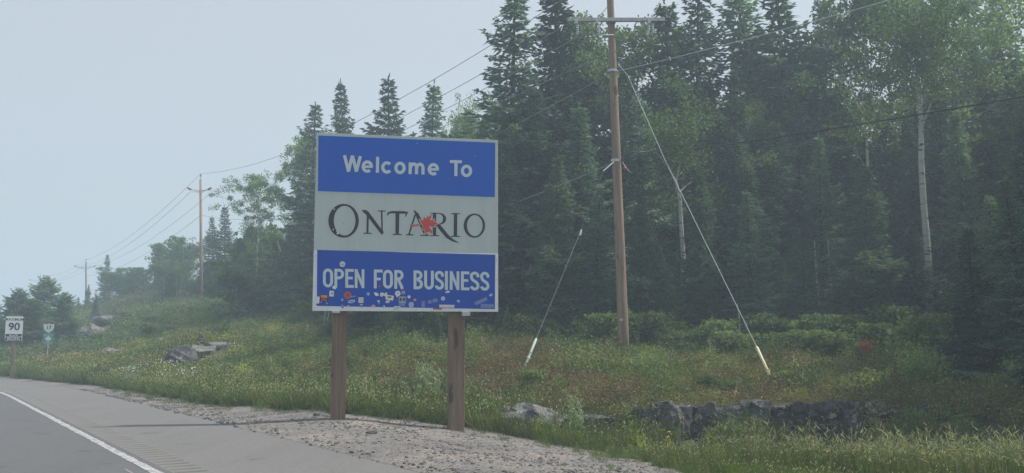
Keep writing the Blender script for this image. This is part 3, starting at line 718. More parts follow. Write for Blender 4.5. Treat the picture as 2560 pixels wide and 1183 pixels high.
# birches and aspens recognised by a pale trunk traced through the photo
def trunk_tree(name, pts, Y, r0, r1, label, limbs, crown=None, leafm=None):
    P = [at(px, py, Y + (py % 7) * .03) for px, py in pts]
    o = empty(name, P[0]); base = P[0].copy()
    bt = MB(); n = len(P); bt.tube([p - base for p in P], [r0 + (r1 - r0) * i / (n - 1) for i in range(n)], 9, False)
    for l in limbs:
        q = [at(px, py, Y + .15 * k) - base for k, (px, py) in enumerate(l)]; bt.tube(q, [.035 * (1 - .75 * k / (len(q) - 1)) for k in range(len(q))], 5, False)
    link('trunk', pmesh(name + '_stem', bt.v, bt.f, [M['bark_pale']], smooth=True), None, o)
    if crown:
        r = np.random.default_rng(len(pts)); kb = KB()
        for px, py, rr, n in crown:
            c = at(px, py, Y + r.normal(0, .5)) - base; B = c + r.normal(0, 1, (n, 3)) * np.array([rr, rr, rr * .7])
            a = unit(r.normal(0, 1, (n, 3)) + np.array([0, 0, -.3])) * .10; kb.add(B, a, unit(np.cross(a, r.normal(0, 1, (n, 3)))) * .04)
        link('crown', kb.mesh(name + '_leaves', [leafm]), None, o)
    tag(o, label, 'tree'); return o
cr = [(2290 + random.gauss(0, 75), 120 + random.gauss(0, 85), .32, 110) for _ in range(80)] + [(2370 + random.uniform(-30, 45), 35 + random.gauss(0, 18), .16, 60) for _ in range(10)]
trunk_tree('birch_tree', [(2322, 900), (2322, 760), (2319, 630), (2308, 500), (2303, 400), (2303, 300), (2294, 200), (2290, 100), (2294, 0), (2298, -80)], 31.0, .135, .05,
           'tall birch with a long white trunk marked by dark scars at the right',
           [[(2304, 320), (2330, 252), (2356, 243)], [(2300, 250), (2270, 190), (2235, 160), (2212, 152)], [(2298, 160), (2330, 90), (2375, 45), (2400, 40)], [(2294, 60), (2340, 20), (2390, 0)], [(2300, 190), (2280, 120), (2240, 60)], [(2306, 300), (2287, 235)]], cr, M['birch'])
cr = [(1700 + random.gauss(0, 42), 350 + random.gauss(0, 55), .28, 90) for _ in range(46)]
trunk_tree('aspen_tree', [(1712, 900), (1711, 760), (1708, 640), (1703, 560), (1700, 500), (1690, 455), (1672, 420), (1650, 390), (1630, 378), (1600, 380)], 31.5, .10, .02,
           'aspen with a thin pale trunk bending left behind the guy wire',
           [[(1690, 455), (1700, 400), (1692, 340), (1690, 290)], [(1700, 480), (1718, 462), (1730, 455)], [(1692, 350), (1680, 320)], [(1694, 440), (1705, 432), (1712, 425)]], cr, M['aspen'])
trunk_tree('birch_tree', [(2172, 900), (2170, 700), (2170, 420), (2166, 340), (2158, 290), (2140, 255)], 33.5, .06, .03, 'thin broken birch trunk left of the tall white one', [[(2166, 340), (2186, 310), (2196, 300)]],
           [(2150 + random.gauss(0, 30), 280 + random.gauss(0, 40), .25, 70) for _ in range(14)], M['birch'])
trunk_tree('birch_tree', [(2040, 880), (2047, 760), (2042, 700), (2036, 600)], 33, .045, .02, 'slim grey trunk standing in deep shade, left of a pair', [])
trunk_tree('birch_tree', [(2080, 880), (2080, 740), (2074, 690), (2070, 600)], 33.3, .045, .02, 'slim grey trunk standing in deep shade, right of a pair', [])
trunk_tree('birch_tree', [(725, 800), (718, 700), (705, 640), (692, 600)], 57, .10, .05, 'leaning pale trunk in the broadleaf trees left of the sign', [])
trunk_tree('dead_sapling', [(1850, 850), (1849, 800), (1843, 760)], 30, .035, .015, 'short pale dead sapling near the yellow guy guard', [])
trunk_tree('dead_sapling', [(1998, 790), (1992, 750), (1985, 720)], 31, .03, .015, 'short pale dead sapling in the shaded wood', [])

# fill: the depth of the wood (right), the slope wood (centre), and far hills (left)
LAND = [(100, 'by the two small road signs'), (190, 'by the third utility pole'), (260, 'by the lone spruce far left'), (350, 'near the tiny skyline cairn'), (440, 'above the fractured outcrop'), (505, 'at the second utility pole'), (570, 'just right of the second pole'),
        (640, 'under the leaning aspen'), (720, 'beside the sign left edge'), (845, 'behind the left post'), (930, 'right of the left post'), (1010, 'midway between the posts'), (1080, 'left of the right post'), (1145, 'behind the right post'), (1245, 'at the sign right edge'),
        (1340, 'at the pale guy guard'), (1440, 'left of the near pole'), (1545, 'at the near pole'), (1620, 'just right of the near pole'), (1700, 'at the bent pale trunk'), (1790, 'between bent trunk and yellow guard'), (1890, 'at the yellow guard'),
        (1970, 'right of the yellow guard'), (2060, 'at the slim grey trunks'), (2166, 'at the rust red sapling'), (2240, 'left of the white trunk'), (2315, 'at the tall white trunk'), (2390, 'right of the white trunk'), (2470, 'near the right border'), (2550, 'on the right border'), (2800, 'past the right border'), (3200, 'far past the right border'), (-100, 'at the left border'), (-400, 'past the left border')]
FILLED = []
def name_fills():
    by = {}
    for o, px, lb in FILLED: by.setdefault(lb + ' ' + min(LAND, key=lambda l: abs(l[0] - px))[1], []).append((px, o))
    for lb, g_ in by.items():
        g_.sort(key=lambda t: t[0]); n = len(g_)
        for k, (px, o) in enumerate(g_):
            w_ = '' if n == 1 else (['left one of two ', 'right one of two '][k] if n == 2 else 'leftmost ' if k == 0 else 'rightmost ' if k == n - 1 else 'middle ' if n == 3 else ['', 'second ', 'third ', 'fourth ', 'fifth ', 'sixth ', 'seventh ', 'eighth ', 'ninth ', 'tenth ', 'eleventh ', 'twelfth '][min(k, 11)])
            o['label'] = w_ + lb
def fill(n, px0, px1, Y0, Y1, top, protos, label, group, wide=(.9, 1.25), gap=None):
    for k in range(n):
        px = px0 + (px1 - px0) * (k + random.random()) / n; Y = random.uniform(Y0, Y1); t = top(px) if callable(top) else random.uniform(*top)
        if gap and gap(px, t): t = gap(px, t)
        FILLED.append((tree_px(random.choice(protos), px, t, Y, label, wide=random.uniform(*wide), group=group), px, label))
gapf = lambda px, t: (max(t, 150) if (2330 < px < 2410) else max(t, 300) if 2020 < px < 2120 else max(t, 230) if 1525 < px < 1660 else None)
fill(26, 1230, 2700, 35, 39, (140, 330), SPR, 'dark second row spruce', 'spruces in the shaded wood', gap=gapf)
fill(26, 1240, 2900, 40, 46, (150, 330), SPR + ASP[:2], 'tree deep in the wood', 'trees deep in the wood', gap=gapf)
fill(20, 1180, 3000, 47, 56, (260, 400), SPR, 'hindmost spruce of the wood', 'spruces deepest in the wood')
fill(12, 2620, 3300, 24, 36, (-100, 200), SPR + ASP[:2], 'wood edge tree', 'trees past the right border')
fill(14, 1000, 2350, 29.5, 31.5, (700, 800), YSP, 'pale young spruce', 'young spruces along the wood edge', wide=(.9, 1.3))
fill(22, 1010, 2560, 31.5, 34, (540, 700), SPR[:1] + SPR[1:2] + SPR[4:], 'low shaded wood edge spruce', 'low spruces along the wood edge', wide=(1.1, 1.5))
fill(16, 790, 1260, 46, 60, (390, 480), SPR, 'slope wood tree', 'trees behind the sign')
fill(10, 800, 1240, 36, 42, (620, 720), SPR + ASP[4:], 'low tree under the sign panel', 'low trees under the sign panel', wide=(1.1, 1.5))
fill(16, 590, 800, 62, 76, (570, 660), ASPF + ASP[:2], 'pale green broadleaf tree', 'broadleaf trees on the slope')
fill(9, 590, 800, 56, 60, (650, 710), ASPF + SPR[4:], 'low slope edge tree', 'low trees at the slope wood edge', wide=(1.1, 1.5))
fill(14, 270, 560, 90, 108, (660, 715), ASPF, 'low ridge broadleaf tree', 'broadleaf trees on the ridge', wide=(1.1, 1.4))
fill(10, 380, 560, 84, 92, (640, 700), ASPF + SPR[:1], 'front ridge broadleaf tree', 'front broadleaf trees on the ridge')
fill(14, -250, 300, 100, 130, (745, 800), SPR[:1] + SPR[4:] + ASPF, 'distant low tree', 'distant trees at the left', wide=(1.2, 1.6))
fill(20, -500, 260, 160, 240, (815, 845), SPR[:1] + ASPF, 'far smoke faded tree', 'far trees in the smoke', wide=(1.5, 2.0))

for k, (x, y, h_, wd) in enumerate(((14.6, 19.5, 13, 1.1), (16.8, 23.5, 14, 1.1), (18.8, 27.5, 14, 1.1), (17, 18.5, 14, 1.2), (20.5, 25, 15, 1.2), (15.9, 21.8, 10, 1.1), (16, 15.5, 12, 1.2), (20, 21, 15, 1.2), (21, 28, 15, 1.2), (19.5, 15, 13, 1.2))):
    FILLED.append((place(SPR[k % 5], x, y, h_, 'wood edge spruce', wide=wd, group='trees past the right border'), 2700 + 60 * k, 'tall wood edge spruce'))
# shrubs that can be told apart, along the foot of the wood and on the bank
def shrub(px, py, Y, hpx, label, pr=None, wide=1.0, group=None, mesh=None):
    b = at(px, py, Y); x, y = b[0], b[1]; h = hpx / F * Y
    pr = pr or SHR[random.randrange(2)]
    return place(pr, x, y, h, label, 'bush', group, wide=wide, name='leafy_shrub', dz=-.05)
for k, (px, Y, hp, wd) in enumerate([(1000, 33, 70, 1.2), (1060, 32, 60, 1.3), (1210, 31, 75, 1.1), (1290, 30.5, 90, 1.0), (1370, 30, 85, 1.1), (1430, 30.5, 95, 1.0), (1490, 30, 80, 1.2), (1620, 29.5, 110, 1.2), (1680, 30, 90, 1.2), (1740, 28, 80, 1.4),
                       (1800, 27.5, 85, 1.3), (1860, 27, 80, 1.3), (1960, 26, 95, 1.3), (2010, 27, 110, 1.2), (2070, 25.5, 100, 1.4), (2120, 26.5, 130, 1.2), (2190, 25, 110, 1.3), (2240, 26, 150, 1.1), (2290, 24.5, 120, 1.3), (2350, 23.5, 150, 1.2), (2400, 22, 150, 1.1),
                       (1560, 31, 75, 1.2), (900, 36, 55, 1.3), (820, 40, 55, 1.3), (2300, 21, 90, 1.4)]):
    FILLED.append((shrub(px, 890, Y, hp * .9, 'dark leafy bush', wide=wd, group='bushes along the foot of the wood'), px, 'dark leafy wood edge bush'))
for k in range(38):
    px = random.uniform(170, 800); Y = np.interp(px, [170, 800], [random.uniform(52, 78), random.uniform(42, 56)])
    FILLED.append((shrub(px, 850, Y, random.uniform(22, 46), 'green bush', wide=random.uniform(1.1, 1.7), group='bushes on the left slope'), px, 'green slope bush'))
for k in range(26):
    px = 960 + 1400 * (k + random.random()) / 26; Y = np.interp(px, [960, 1500, 2350], [33, 29, 23.5]) + random.uniform(-1.2, 1.2)
    if 1430 < px < 1690: Y = max(Y, 28.6)
    FILLED.append((shrub(px, 890, Y, random.uniform(50, 120), 'bush', wide=random.uniform(.8, 1.4), pr=SHR[k % 3], group='bushes along the foot of the wood'), px, 'dark leafy wood edge bush'))
for px, Y, hp, lb in ((1330, 22.5, 60, 'small green bush beside the foot of the pale guy guard'), (1760, 21.2, 62, 'dense green bush on top of the dark rock face'), (1820, 20.8, 55, 'rounded olive bush above the rock face, left of the yellow guard'), (1990, 21.5, 60, 'leafy bush right of the yellow guard foot'), (1585, 27.0, 26, 'low bush at the right side of the near pole foot')):
    shrub(px, 950, Y, hp, lb, wide=1.35)
name_fills()

# ------------------------------------------------------------------ rocks
def rock_mesh(name, seed, dims, mat, sub=4, planes=14, rough=.06, boxy=.55, cut=.72):
    bm = bmesh.new(); bmesh.ops.create_icosphere(bm, subdivisions=sub, radius=1); V = np.array([v.co[:] for v in bm.verts]); r = np.random.default_rng(seed)
    m = np.abs(V).max(1, keepdims=True); V = V * ((1 - boxy) + boxy / m)
    for _ in range(planes):
        n = unit(r.normal(0, 1, 3)); d = r.uniform(cut, 1.0); s = V @ n; V = V - np.clip(s - d, 0, None)[:, None] * n
    D = np.array(dims) / 2; V = V * D
    for sc, am in ((1.6, 1.0), (4.5, .45), (11, .2)):
        V = V + (np.stack([vnoise(V[:, 0] * sc + V[:, 2] * 1.7 * sc, V[:, 1] * sc - V[:, 2] * sc, seed + k) for k in range(3)], 1) - .5) * 2 * am * rough * min(dims) * 1.5
    for v, c in zip(bm.verts, V): v.co = c
    me = bpy.data.meshes.new(name); bm.to_mesh(me); bm.free(); me.materials.append(mat); return me
def block_mesh(name, seed, dims, mat, cuts=9):
    """an angular fractured block: box with stepped, cracked faces"""
    bm = bmesh.new(); bmesh.ops.create_cube(bm, size=1.0); bmesh.ops.subdivide_edges(bm, edges=bm.edges, cuts=cuts, use_grid_fill=True); V = np.array([v.co[:] for v in bm.verts]); D = np.array(dims); V = V * D
    r = np.random.default_rng(seed)
    for _ in range(5):     # sliced corners
        n = unit(r.normal(0, 1, 3)); ext = np.abs(D / 2 * n).sum(); s = V @ n; V = V - np.clip(s - ext * r.uniform(.72, .98), 0, None)[:, None] * n
    a_ = V[:, 0] * 3.1 + V[:, 1] * 2.2 + seed; b_ = V[:, 2] * 1.5 + V[:, 1] * 1.1
    st = np.floor(vnoise(a_, b_, seed) * 5) / 5 - .4; V[:, 1] += st * .34; V[:, 2] += (np.floor(vnoise(a_ * 1.2, V[:, 1] * 2, seed + 3) * 4) / 4 - .4) * .10 * (V[:, 2] > 0)
    V += np.stack([vnoise(V[:, 0] * 9 + V[:, 2] * 7, V[:, 1] * 9 - V[:, 2] * 5, seed + k) for k in range(3)], 1) * .07 - .035
    for v, c in zip(bm.verts, V): v.co = c
    me = bpy.data.meshes.new(name); bm.to_mesh(me); bm.free(); me.materials.append(mat); return me
def rock_at(name, px, py, Y, dims, mat, seed, label, rz=0, parent=None, **k):
    p = hit(px, py, 16); o = link(name, rock_mesh(name, seed, dims, mat, **k), None); ROCKS.append((p[0], p[1], max(dims[:2]) * .62))
    o.location = (p[0], p[1] + dims[1] * .3, tz(p[0], p[1]) + dims[2] * (.33 if dims[0] < 1.7 else .12)); o.rotation_euler = (random.uniform(-.06, .06), random.uniform(-.06, .06), rz)
    if label: tag(o, label, 'rock')
    return o
# dark rock face right of the sign: fractured blocks packed side by side
base = at(1950, 1060, 19.0); face = empty('rock_cliff', base); tag(face, 'long dark lichen covered rock face cut under the bushy bank at the right', 'rock face')
r = random.Random(3)
def cliff_y(px): return np.interp(px, [1590, 1950, 2400], [19.05, 18.35, 17.1])
px = 1602
while px < 2400:
    w = r.uniform(34, 84); px += w / 2
    topy = np.interp(px, [1600, 1640, 1900, 2100, 2300, 2350], [1038, 1022, 1014, 1018, 1028, 1046]) + r.uniform(-7, 9); boty = np.interp(px, [1600, 1900, 2340], [1125, 1140, 1150])
    cuts = [topy] + sorted(r.uniform(topy + 22, boty - 20) for _ in range(r.choice([0, 1, 1, 2]))) + [boty]
    for a_, b_ in zip(cuts[:-1], cuts[1:]):
        Yf = cliff_y(px) + r.uniform(-.16, .20) - (.10 if b_ == boty else 0); hgt = (b_ - a_ + 14) / F * Yf; wid = (w + 24) / F * Yf; dep = 1.1; c = at(px + r.uniform(-6, 6), (a_ + b_) / 2, Yf + dep / 2)
        o = link('rock_block', block_mesh('rock_block', r.randrange(9999), (wid, dep, hgt), M['rock_dark']), None, face)
        o.location = (c - base).tolist(); o.rotation_euler = (r.uniform(-.14, .05), r.uniform(-.08, .08), -.2 + r.uniform(-.16, .16))
    px += w / 2 - 2
rock_at('boulder', 1325, 1078, 20.0, (1.3, .8, .62), M['rock_pale'], 71, 'pale grey rounded boulder low in the grass right of the sign', .15, boxy=.5)
rock_at('boulder', 1280, 1074, 19.8, (.55, .6, .5), M['rock_pale'], 72, 'small pale boulder leaning on the left of the larger pale one', .5)
rock_at('boulder', 1405, 1078, 20.3, (.6, .6, .4), M['rock_grey'], 73, 'low grey rock at the right of the pale boulder', -.3)
rock_at('boulder', 1490, 1085, 19.9, (.9, .7, .45), M['rock_dark'], 74, 'dark rock in the weeds left of the long rock face', -.3)
rock_at('rock_outcrop', 445, 922, 38.5, (1.35, 1.5, 1.05), M['rock_dark'], 75, 'dark fractured outcrop in the grass left of the sign', .2, boxy=.75, planes=20)
rock_at('rock_outcrop', 492, 900, 39.2, (1.2, 1.5, .7), M['rock_grey'], 76, 'grey slab stepping up behind the fractured outcrop', .1, boxy=.7)
rock_at('rock_outcrop', 548, 872, 41.5, (1.6, 1.6, .35), M['rock_pale'], 77, 'low flat pale slab right of the fractured outcrop', 0, boxy=.6)
rock_at('rock_outcrop', 283, 806, 74, (4.0, 3.5, .8), M['rock_grey'], 78, 'bare pale rock dome high on the left slope', .1, boxy=.4)
rock_at('rock_outcrop', 218, 845, 70, (1.6, 2.5, 1.3), M['rock_grey'], 79, 'pale rock shoulder at the left end of the slope', .4)
rock_at('rock_outcrop', 244, 850, 66, (1.3, 1.8, .7), M['rock_grey'], 80, 'smaller pale rock below the rock shoulder', .4)
rock_at('rock_outcrop', 268, 900, 54, (1.35, 1.6, .75), M['rock_pale'], 81, 'small pale rock in the bushes above the roadside grass', .2)
rock_at('rock_outcrop', 400, 862, 46, (1.0, 1.2, .5), M['rock_pale'], 82, 'pale rock hump up slope of the fractured outcrop', .2)
for k, (px, py, Y, s) in enumerate(((975, 968, 22.9, .45), (905, 1000, 22, .35), (1225, 1015, 21, .3), (1215, 965, 22.4, .4))):
    rock_at('boulder', px, py, Y, (s * 1.3, s, s * .6), M['rock_grey'], 90 + k, ['grey stone in the weeds between the posts', 'low stone behind the left post', 'small stone right of the right post', 'grey stone among reddish plants right of the right post'][k])
# stone figures (stacked flat stones)
def cairn(px, py, Y, s, label):
    b = at(px, py, Y); o = empty('stone_cairn', b); tag(o, label, 'cairn')
    for w, h, z, dx in ((.34, .14, .06, 0), (.26, .16, .20, .03), (.42, .10, .33, -.02), (.22, .16, .45, .02), (.17, .12, .58, -.01)):
        q = link('stone', rock_mesh('stone', random.randrange(999), (w * s, .26 * s, h * s), M['rock_dark'], sub=3), None, o); q.location = (dx * s, 0, z * s)
cairn(500, 866, 40.5, .92, 'dark stacked stone figure standing on the slab by the outcrop')
cairn(352, 766, 86, 1.1, 'tiny dark stone stack on the skyline of the slope')
cairn(286, 787, 76, .9, 'tiny dark stone stack on the bare rock dome')
# loose stones and clods on the gravel
for k, (px, py, w, mt, lb) in enumerate([(802, 1044, .30, 'rock_grey', 'largest grey stone on the gravel just left of the left post'), (790, 1047, .14, 'rock_dark', 'dark stone touching the largest grey stone by the left post'), (744, 1031, .16, 'rock_dark', 'dark stone up on the gravel near the grass, left of the left post'),
    (730, 1053, .10, 'rock_dark', 'small dark stone above the left end of the post shadow'), (753, 1063, .13, 'rock_dark', 'dark stone lying in the shadow of the sign'), (762, 1068, .10, 'rock_dark', 'smaller dark stone at the lower edge of the sign shadow'),
    (1032, 1072, .16, 'rock_dark', 'dark stone midway between the posts, left of the right post'), (955, 1085, .10, 'rock_dark', 'small dark stone between the posts, nearer the left post'), (1102, 1106, .15, 'rock_grey', 'grey stone on the gravel below the right post'), (1105, 1098, .09, 'rock_dark', 'small dark stone just above the grey one below the right post'),
    (928, 1088, .22, 'rock_dark', 'flat dark clod on the gravel right of the left post'), (1172, 1102, .13, 'rock_pale', 'pale stone lower right of the right post'), (1005, 1087, .12, 'rock_dark', 'dark stone in the middle of the gravel between the posts'), (1185, 1082, .16, 'rock_dark', 'dark clod at the grass edge right of the right post'),
    (1078, 1078, .12, 'rock_dark', 'dark stone close to the left side of the right post'), (873, 1110, .09, 'rock_pale', 'small pale stone at the pavement edge under the left post'), (1240, 1105, .09, 'rock_dark', 'small dark stone on the gravel well right of the right post'), (700, 1015, .09, 'rock_pale', 'pale stone at the grass edge left of the posts'),
    (667, 1040, .08, 'rock_dark', 'leftmost small dark stone on the gravel strip'), (1520, 1130, .25, 'rock_dark', 'largest dark clod where gravel meets the ditch grass'), (1460, 1120, .2, 'rock_dark', 'dark clod left of the largest one by the ditch grass'), (1560, 1138, .22, 'rock_dark', 'rightmost dark clod by the ditch grass')]):
    q = hit(px, py)
    o = link('stone', rock_mesh('stone', 300 + k, (w, w * .7, w * .45), M[mt], sub=3)); o.location = (q[0], q[1], tz(q[0], q[1]) + w * .08); o.rotation_euler = (0, 0, k)
    tag(o, lb, 'stone', 'loose stones on the gravel')

# ------------------------------------------------------------------ the welcome sign
YAW = math.radians(11.17); SX, SY, SZ = -2.046, 17.935, 2.123; SW, SH = 3.6, 3.472
sdir = np.array([math.cos(YAW), math.sin(YAW), 0.0]); snor = np.array([math.sin(YAW), -math.cos(YAW), 0.0]); sc0 = np.array([SX, SY, SZ])
def S(px, py):
    """photo pixel -> metres in the plane of the sign (x from its middle, z from its lower edge)"""
    d = ray(px, py); t = ((sc0 - CAM) @ snor) / (d @ snor); p = CAM + d * t - sc0; return float(p @ sdir), float(p[2])
S6 = lambda x, y: S(770 + x / 3.696, 320 + y / 3.696)
S5 = lambda x, y: S(770 + x / 5.2245, 620 + y / 5.2245)
sign = empty('welcome_sign', (SX, SY, 0), YAW); tag(sign, 'large blue and white welcome sign on two brown timber posts, lower edge covered in stickers', 'sign')
# local frame: x along the panel, -y towards the road, z up (origin at ground level)
def box_part(name, x0, x1, y0, y1, z0, z1, mat, bevel=0):
    return MB().box(((x0 + x1) / 2, (y0 + y1) / 2, (z0 + z1) / 2), (x1 - x0, y1 - y0, z1 - z0)).build(name, mat, sign, bevel=bevel)
zm = SZ + S(1010, 630)[1]
box_part('upper_board', -SW / 2, SW / 2, 0, .04, zm + .002, SZ + SH, M['sign_grey'], .004)
box_part('lower_board', -SW / 2, SW / 2, -.004, .04, SZ, zm - .002, M['sign_white'], .004)
box_part('back_frame', -SW / 2 + .03, SW / 2 - .03, .042, .13, SZ + .02, SZ + .11, M['plywood'])
box_part('back_frame', -SW / 2 + .03, SW / 2 - .03, .042, .13, SZ + SH - .14, SZ + SH - .04, M['plywood'])
for z in (1.1, 2.2): box_part('back_frame', -SW / 2 + .03, SW / 2 - .03, .042, .13, SZ + z, SZ + z + .09, M['plywood'])
def flat(name, polys, mats, y, parent=sign, mi=None, dy=.0004):
    V = []; Fc = []
    for k, pl in enumerate(polys):
        b = len(V); V += [(x, y - dy * k, SZ + z) for x, z in pl]; Fc.append(tuple(range(b, b + len(pl))))
    me = pmesh(name, V, Fc, mats, mi); o = link(name, me, None, parent); return o
def poly(f, pts): return [f(*p) for p in pts]
upper_blue = flat('blue_field', [poly(S, [(796, 339), (1238, 357), (1237, 493), (795, 478)])], [M['sign_blue']], -.003)
lower_blue = flat('blue_field', [poly(S, [(793, 625), (1238, 637), (1237, 773), (792, 765)])], [M['sign_blue2']], -.007)
def ribbon(pts, w, closed=False):
    """strip of quads along a centre line; w: width or widths (pixels in the same space as pts)"""
    p = np.array(pts, float); n = len(p); w = np.full(n, w, float) if np.isscalar(w) else np.interp(np.linspace(0, 1, n), np.linspace(0, 1, len(w)), w)
    if closed: t = np.roll(p, -1, 0) - np.roll(p, 1, 0)
    else: t = np.gradient(p, axis=0)
    nn = np.stack([-t[:, 1], t[:, 0]], 1); nn /= np.linalg.norm(nn, axis=1, keepdims=True) + 1e-9
    a = p + nn * w[:, None] / 2; b = p - nn * w[:, None] / 2; out = []
    for i in range(n if closed else n - 1):
        j = (i + 1) % n; out.append([tuple(a[i]), tuple(a[j]), tuple(b[j]), tuple(b[i])])
    return out
def arc(cx, cy, rx, ry, a0, a1, n=26): return [(cx + rx * math.cos(math.radians(a)), cy - ry * math.sin(math.radians(a))) for a in np.linspace(a0, a1, n)]
def strokes(name, f, ribs, mat, y, parent=sign):
    V = []; Fc = []
    for k, rb in enumerate(ribs):
        for q in rb:
            b = len(V); V += [(x, y - .00035 * k, SZ + z) for x, z in (f(*c) for c in q)]; Fc.append((b, b + 1, b + 2, b + 3))
    return link(name, pmesh(name, V, Fc, [mat]), None, parent)
# "Welcome To", one mesh per letter
def glyph(ch, f, ribs, mat, y, par): 
    o = strokes('letter', f, ribs, mat, y, par); return o
w = 29
def e_(cx, cy): return [ribbon([(cx - 34, cy + 1), (cx + 50, cy + 1)], 22), ribbon(arc(cx, cy, 38, 43, -2, 310, 34), w)]
def o_(cx, cy): return [ribbon(arc(cx, cy, 38, 43, 0, 350, 36), w, True)]
words1 = [[ribbon([(337, 253), (375, 405)], w), ribbon([(409, 256), (373, 405)], w), ribbon([(410, 256), (447, 405)], w), ribbon([(484, 261), (446, 405)], w)], e_(548, 358), [ribbon([(643, 267), (641, 415)], w)],
    [ribbon(arc(729, 366, 38, 43, 42, 318, 30), w)], o_(850, 370), [ribbon([(945, 320), (943, 427)], w), ribbon([(947, 372)] + arc(976, 366, 27, 32, 170, 0, 14) + [(1003, 429)], w), ribbon([(1005, 372)] + arc(1034, 368, 28, 32, 170, 0, 14) + [(1062, 431)], w)],
    e_(1158, 383), [ribbon([(1311, 311), (1422, 313)], 27), ribbon([(1367, 313), (1366, 445)], w)], o_(1464, 398)]
for g_ in words1: glyph('', S6, g_, M['letter'], -.0055, upper_blue)
# lower line, narrow capitals
def U(x0, x1):
    def f(px, py):   # px,py in 0..1, y up
        x = x0 + (x1 - x0) * px; yb = 516 + (x - 260) * .0210; return (x, yb - 246 * py)
    return f
sw = 37
def cap(ch, x0, x1):
    f = U(x0 + sw / 2, x1 - sw / 2); g = U(x0, x1); P = lambda l: [f(*q) for q in l]; v = sw / 2 / 246
    def ar(cx, cy, rx, ry, a0, a1, n=14): return [(cx + rx * math.cos(math.radians(a)), cy + ry * math.sin(math.radians(a))) for a in np.linspace(a0, a1, n)]
    if ch == 'O': return [ribbon(P(ar(.5, 1 - v - .22, .5, .22, 0, 180) + ar(.5, v + .22, .5, .22, 180, 360)), sw, True)]
    if ch == 'P': return [ribbon(P([(0, 0), (0, 1)]), sw), ribbon(P([(0, 1 - v), (.45, 1 - v)] + ar(.45, .72, .55, .28 - v, 80, -80) + [(.45, .44 + v), (0, .44 + v)]), sw)]
    if ch == 'E': return [ribbon(P([(0, 0), (0, 1)]), sw), ribbon([f(0, 1 - v), g(1, 1 - v)], sw), ribbon([f(0, .52), g(.88, .52)], sw * .9), ribbon([f(0, v), g(1, v)], sw)]
    if ch == 'F': return [ribbon(P([(0, 0), (0, 1)]), sw), ribbon([f(0, 1 - v), g(1, 1 - v)], sw), ribbon([f(0, .50), g(.78, .50)], sw * .9)]
    if ch == 'N': return [ribbon(P([(0, 0), (0, 1)]), sw * .95), ribbon(P([(-.02, .96), (1.02, .04)]), sw * .95), ribbon(P([(1, 0), (1, 1)]), sw * .95)]
    if ch == 'R': return [ribbon(P([(0, 0), (0, 1)]), sw), ribbon(P([(0, 1 - v), (.45, 1 - v)] + ar(.45, .73, .52, .27 - v, 80, -80) + [(.45, .46 + v), (0, .46 + v)]), sw), ribbon([f(.42, .48), g(.87, 0)], sw)]
    if ch == 'B': return [ribbon(P([(0, 0), (0, 1)]), sw), ribbon(P([(0, 1 - v), (.45, 1 - v)] + ar(.45, .745, .48, .255 - v, 80, -80) + [(.3, .505)]), sw), ribbon(P([(.3, .512), (.5, .505)] + ar(.5, .27, .50, .27 - v, 70, -80) + [(.45, v), (0, v)]), sw)]
    if ch == 'U': return [ribbon(P([(0, 1), (0, .3)] + ar(.5, v + .21, .5, .21, 180, 360) + [(1, .3), (1, 1)]), sw)]
    if ch == 'I': return [ribbon([((x0 + x1) / 2, U(x0, x1)(0, 0)[1]), ((x0 + x1) / 2, U(x0, x1)(0, 1)[1])], sw)]
    if ch == 'S': return [ribbon(P([(1, .70)] + ar(.5, .76, .5, .24 - v, 8, 180, 14) + [(.02, .66), (.2, .56), (.5, .49), (.8, .42), (.98, .32)] + ar(.5, .24, .5, .24 - v, 0, -172, 14)), sw)]
for ch, x0, x1 in [('O', 195, 327), ('P', 345, 470), ('E', 487, 598), ('N', 610, 737), ('F', 860, 975), ('O', 980, 1108), ('R', 1127, 1250), ('B', 1378, 1500), ('U', 1517, 1642), ('S', 1655, 1775), ('I', 1788, 1826), ('N', 1850, 1976), ('E', 1997, 2107), ('S', 2115, 2238), ('S', 2248, 2368)]:
    glyph(ch, S5, cap(ch, x0, x1), M['letter'], -.0095, lower_blue)
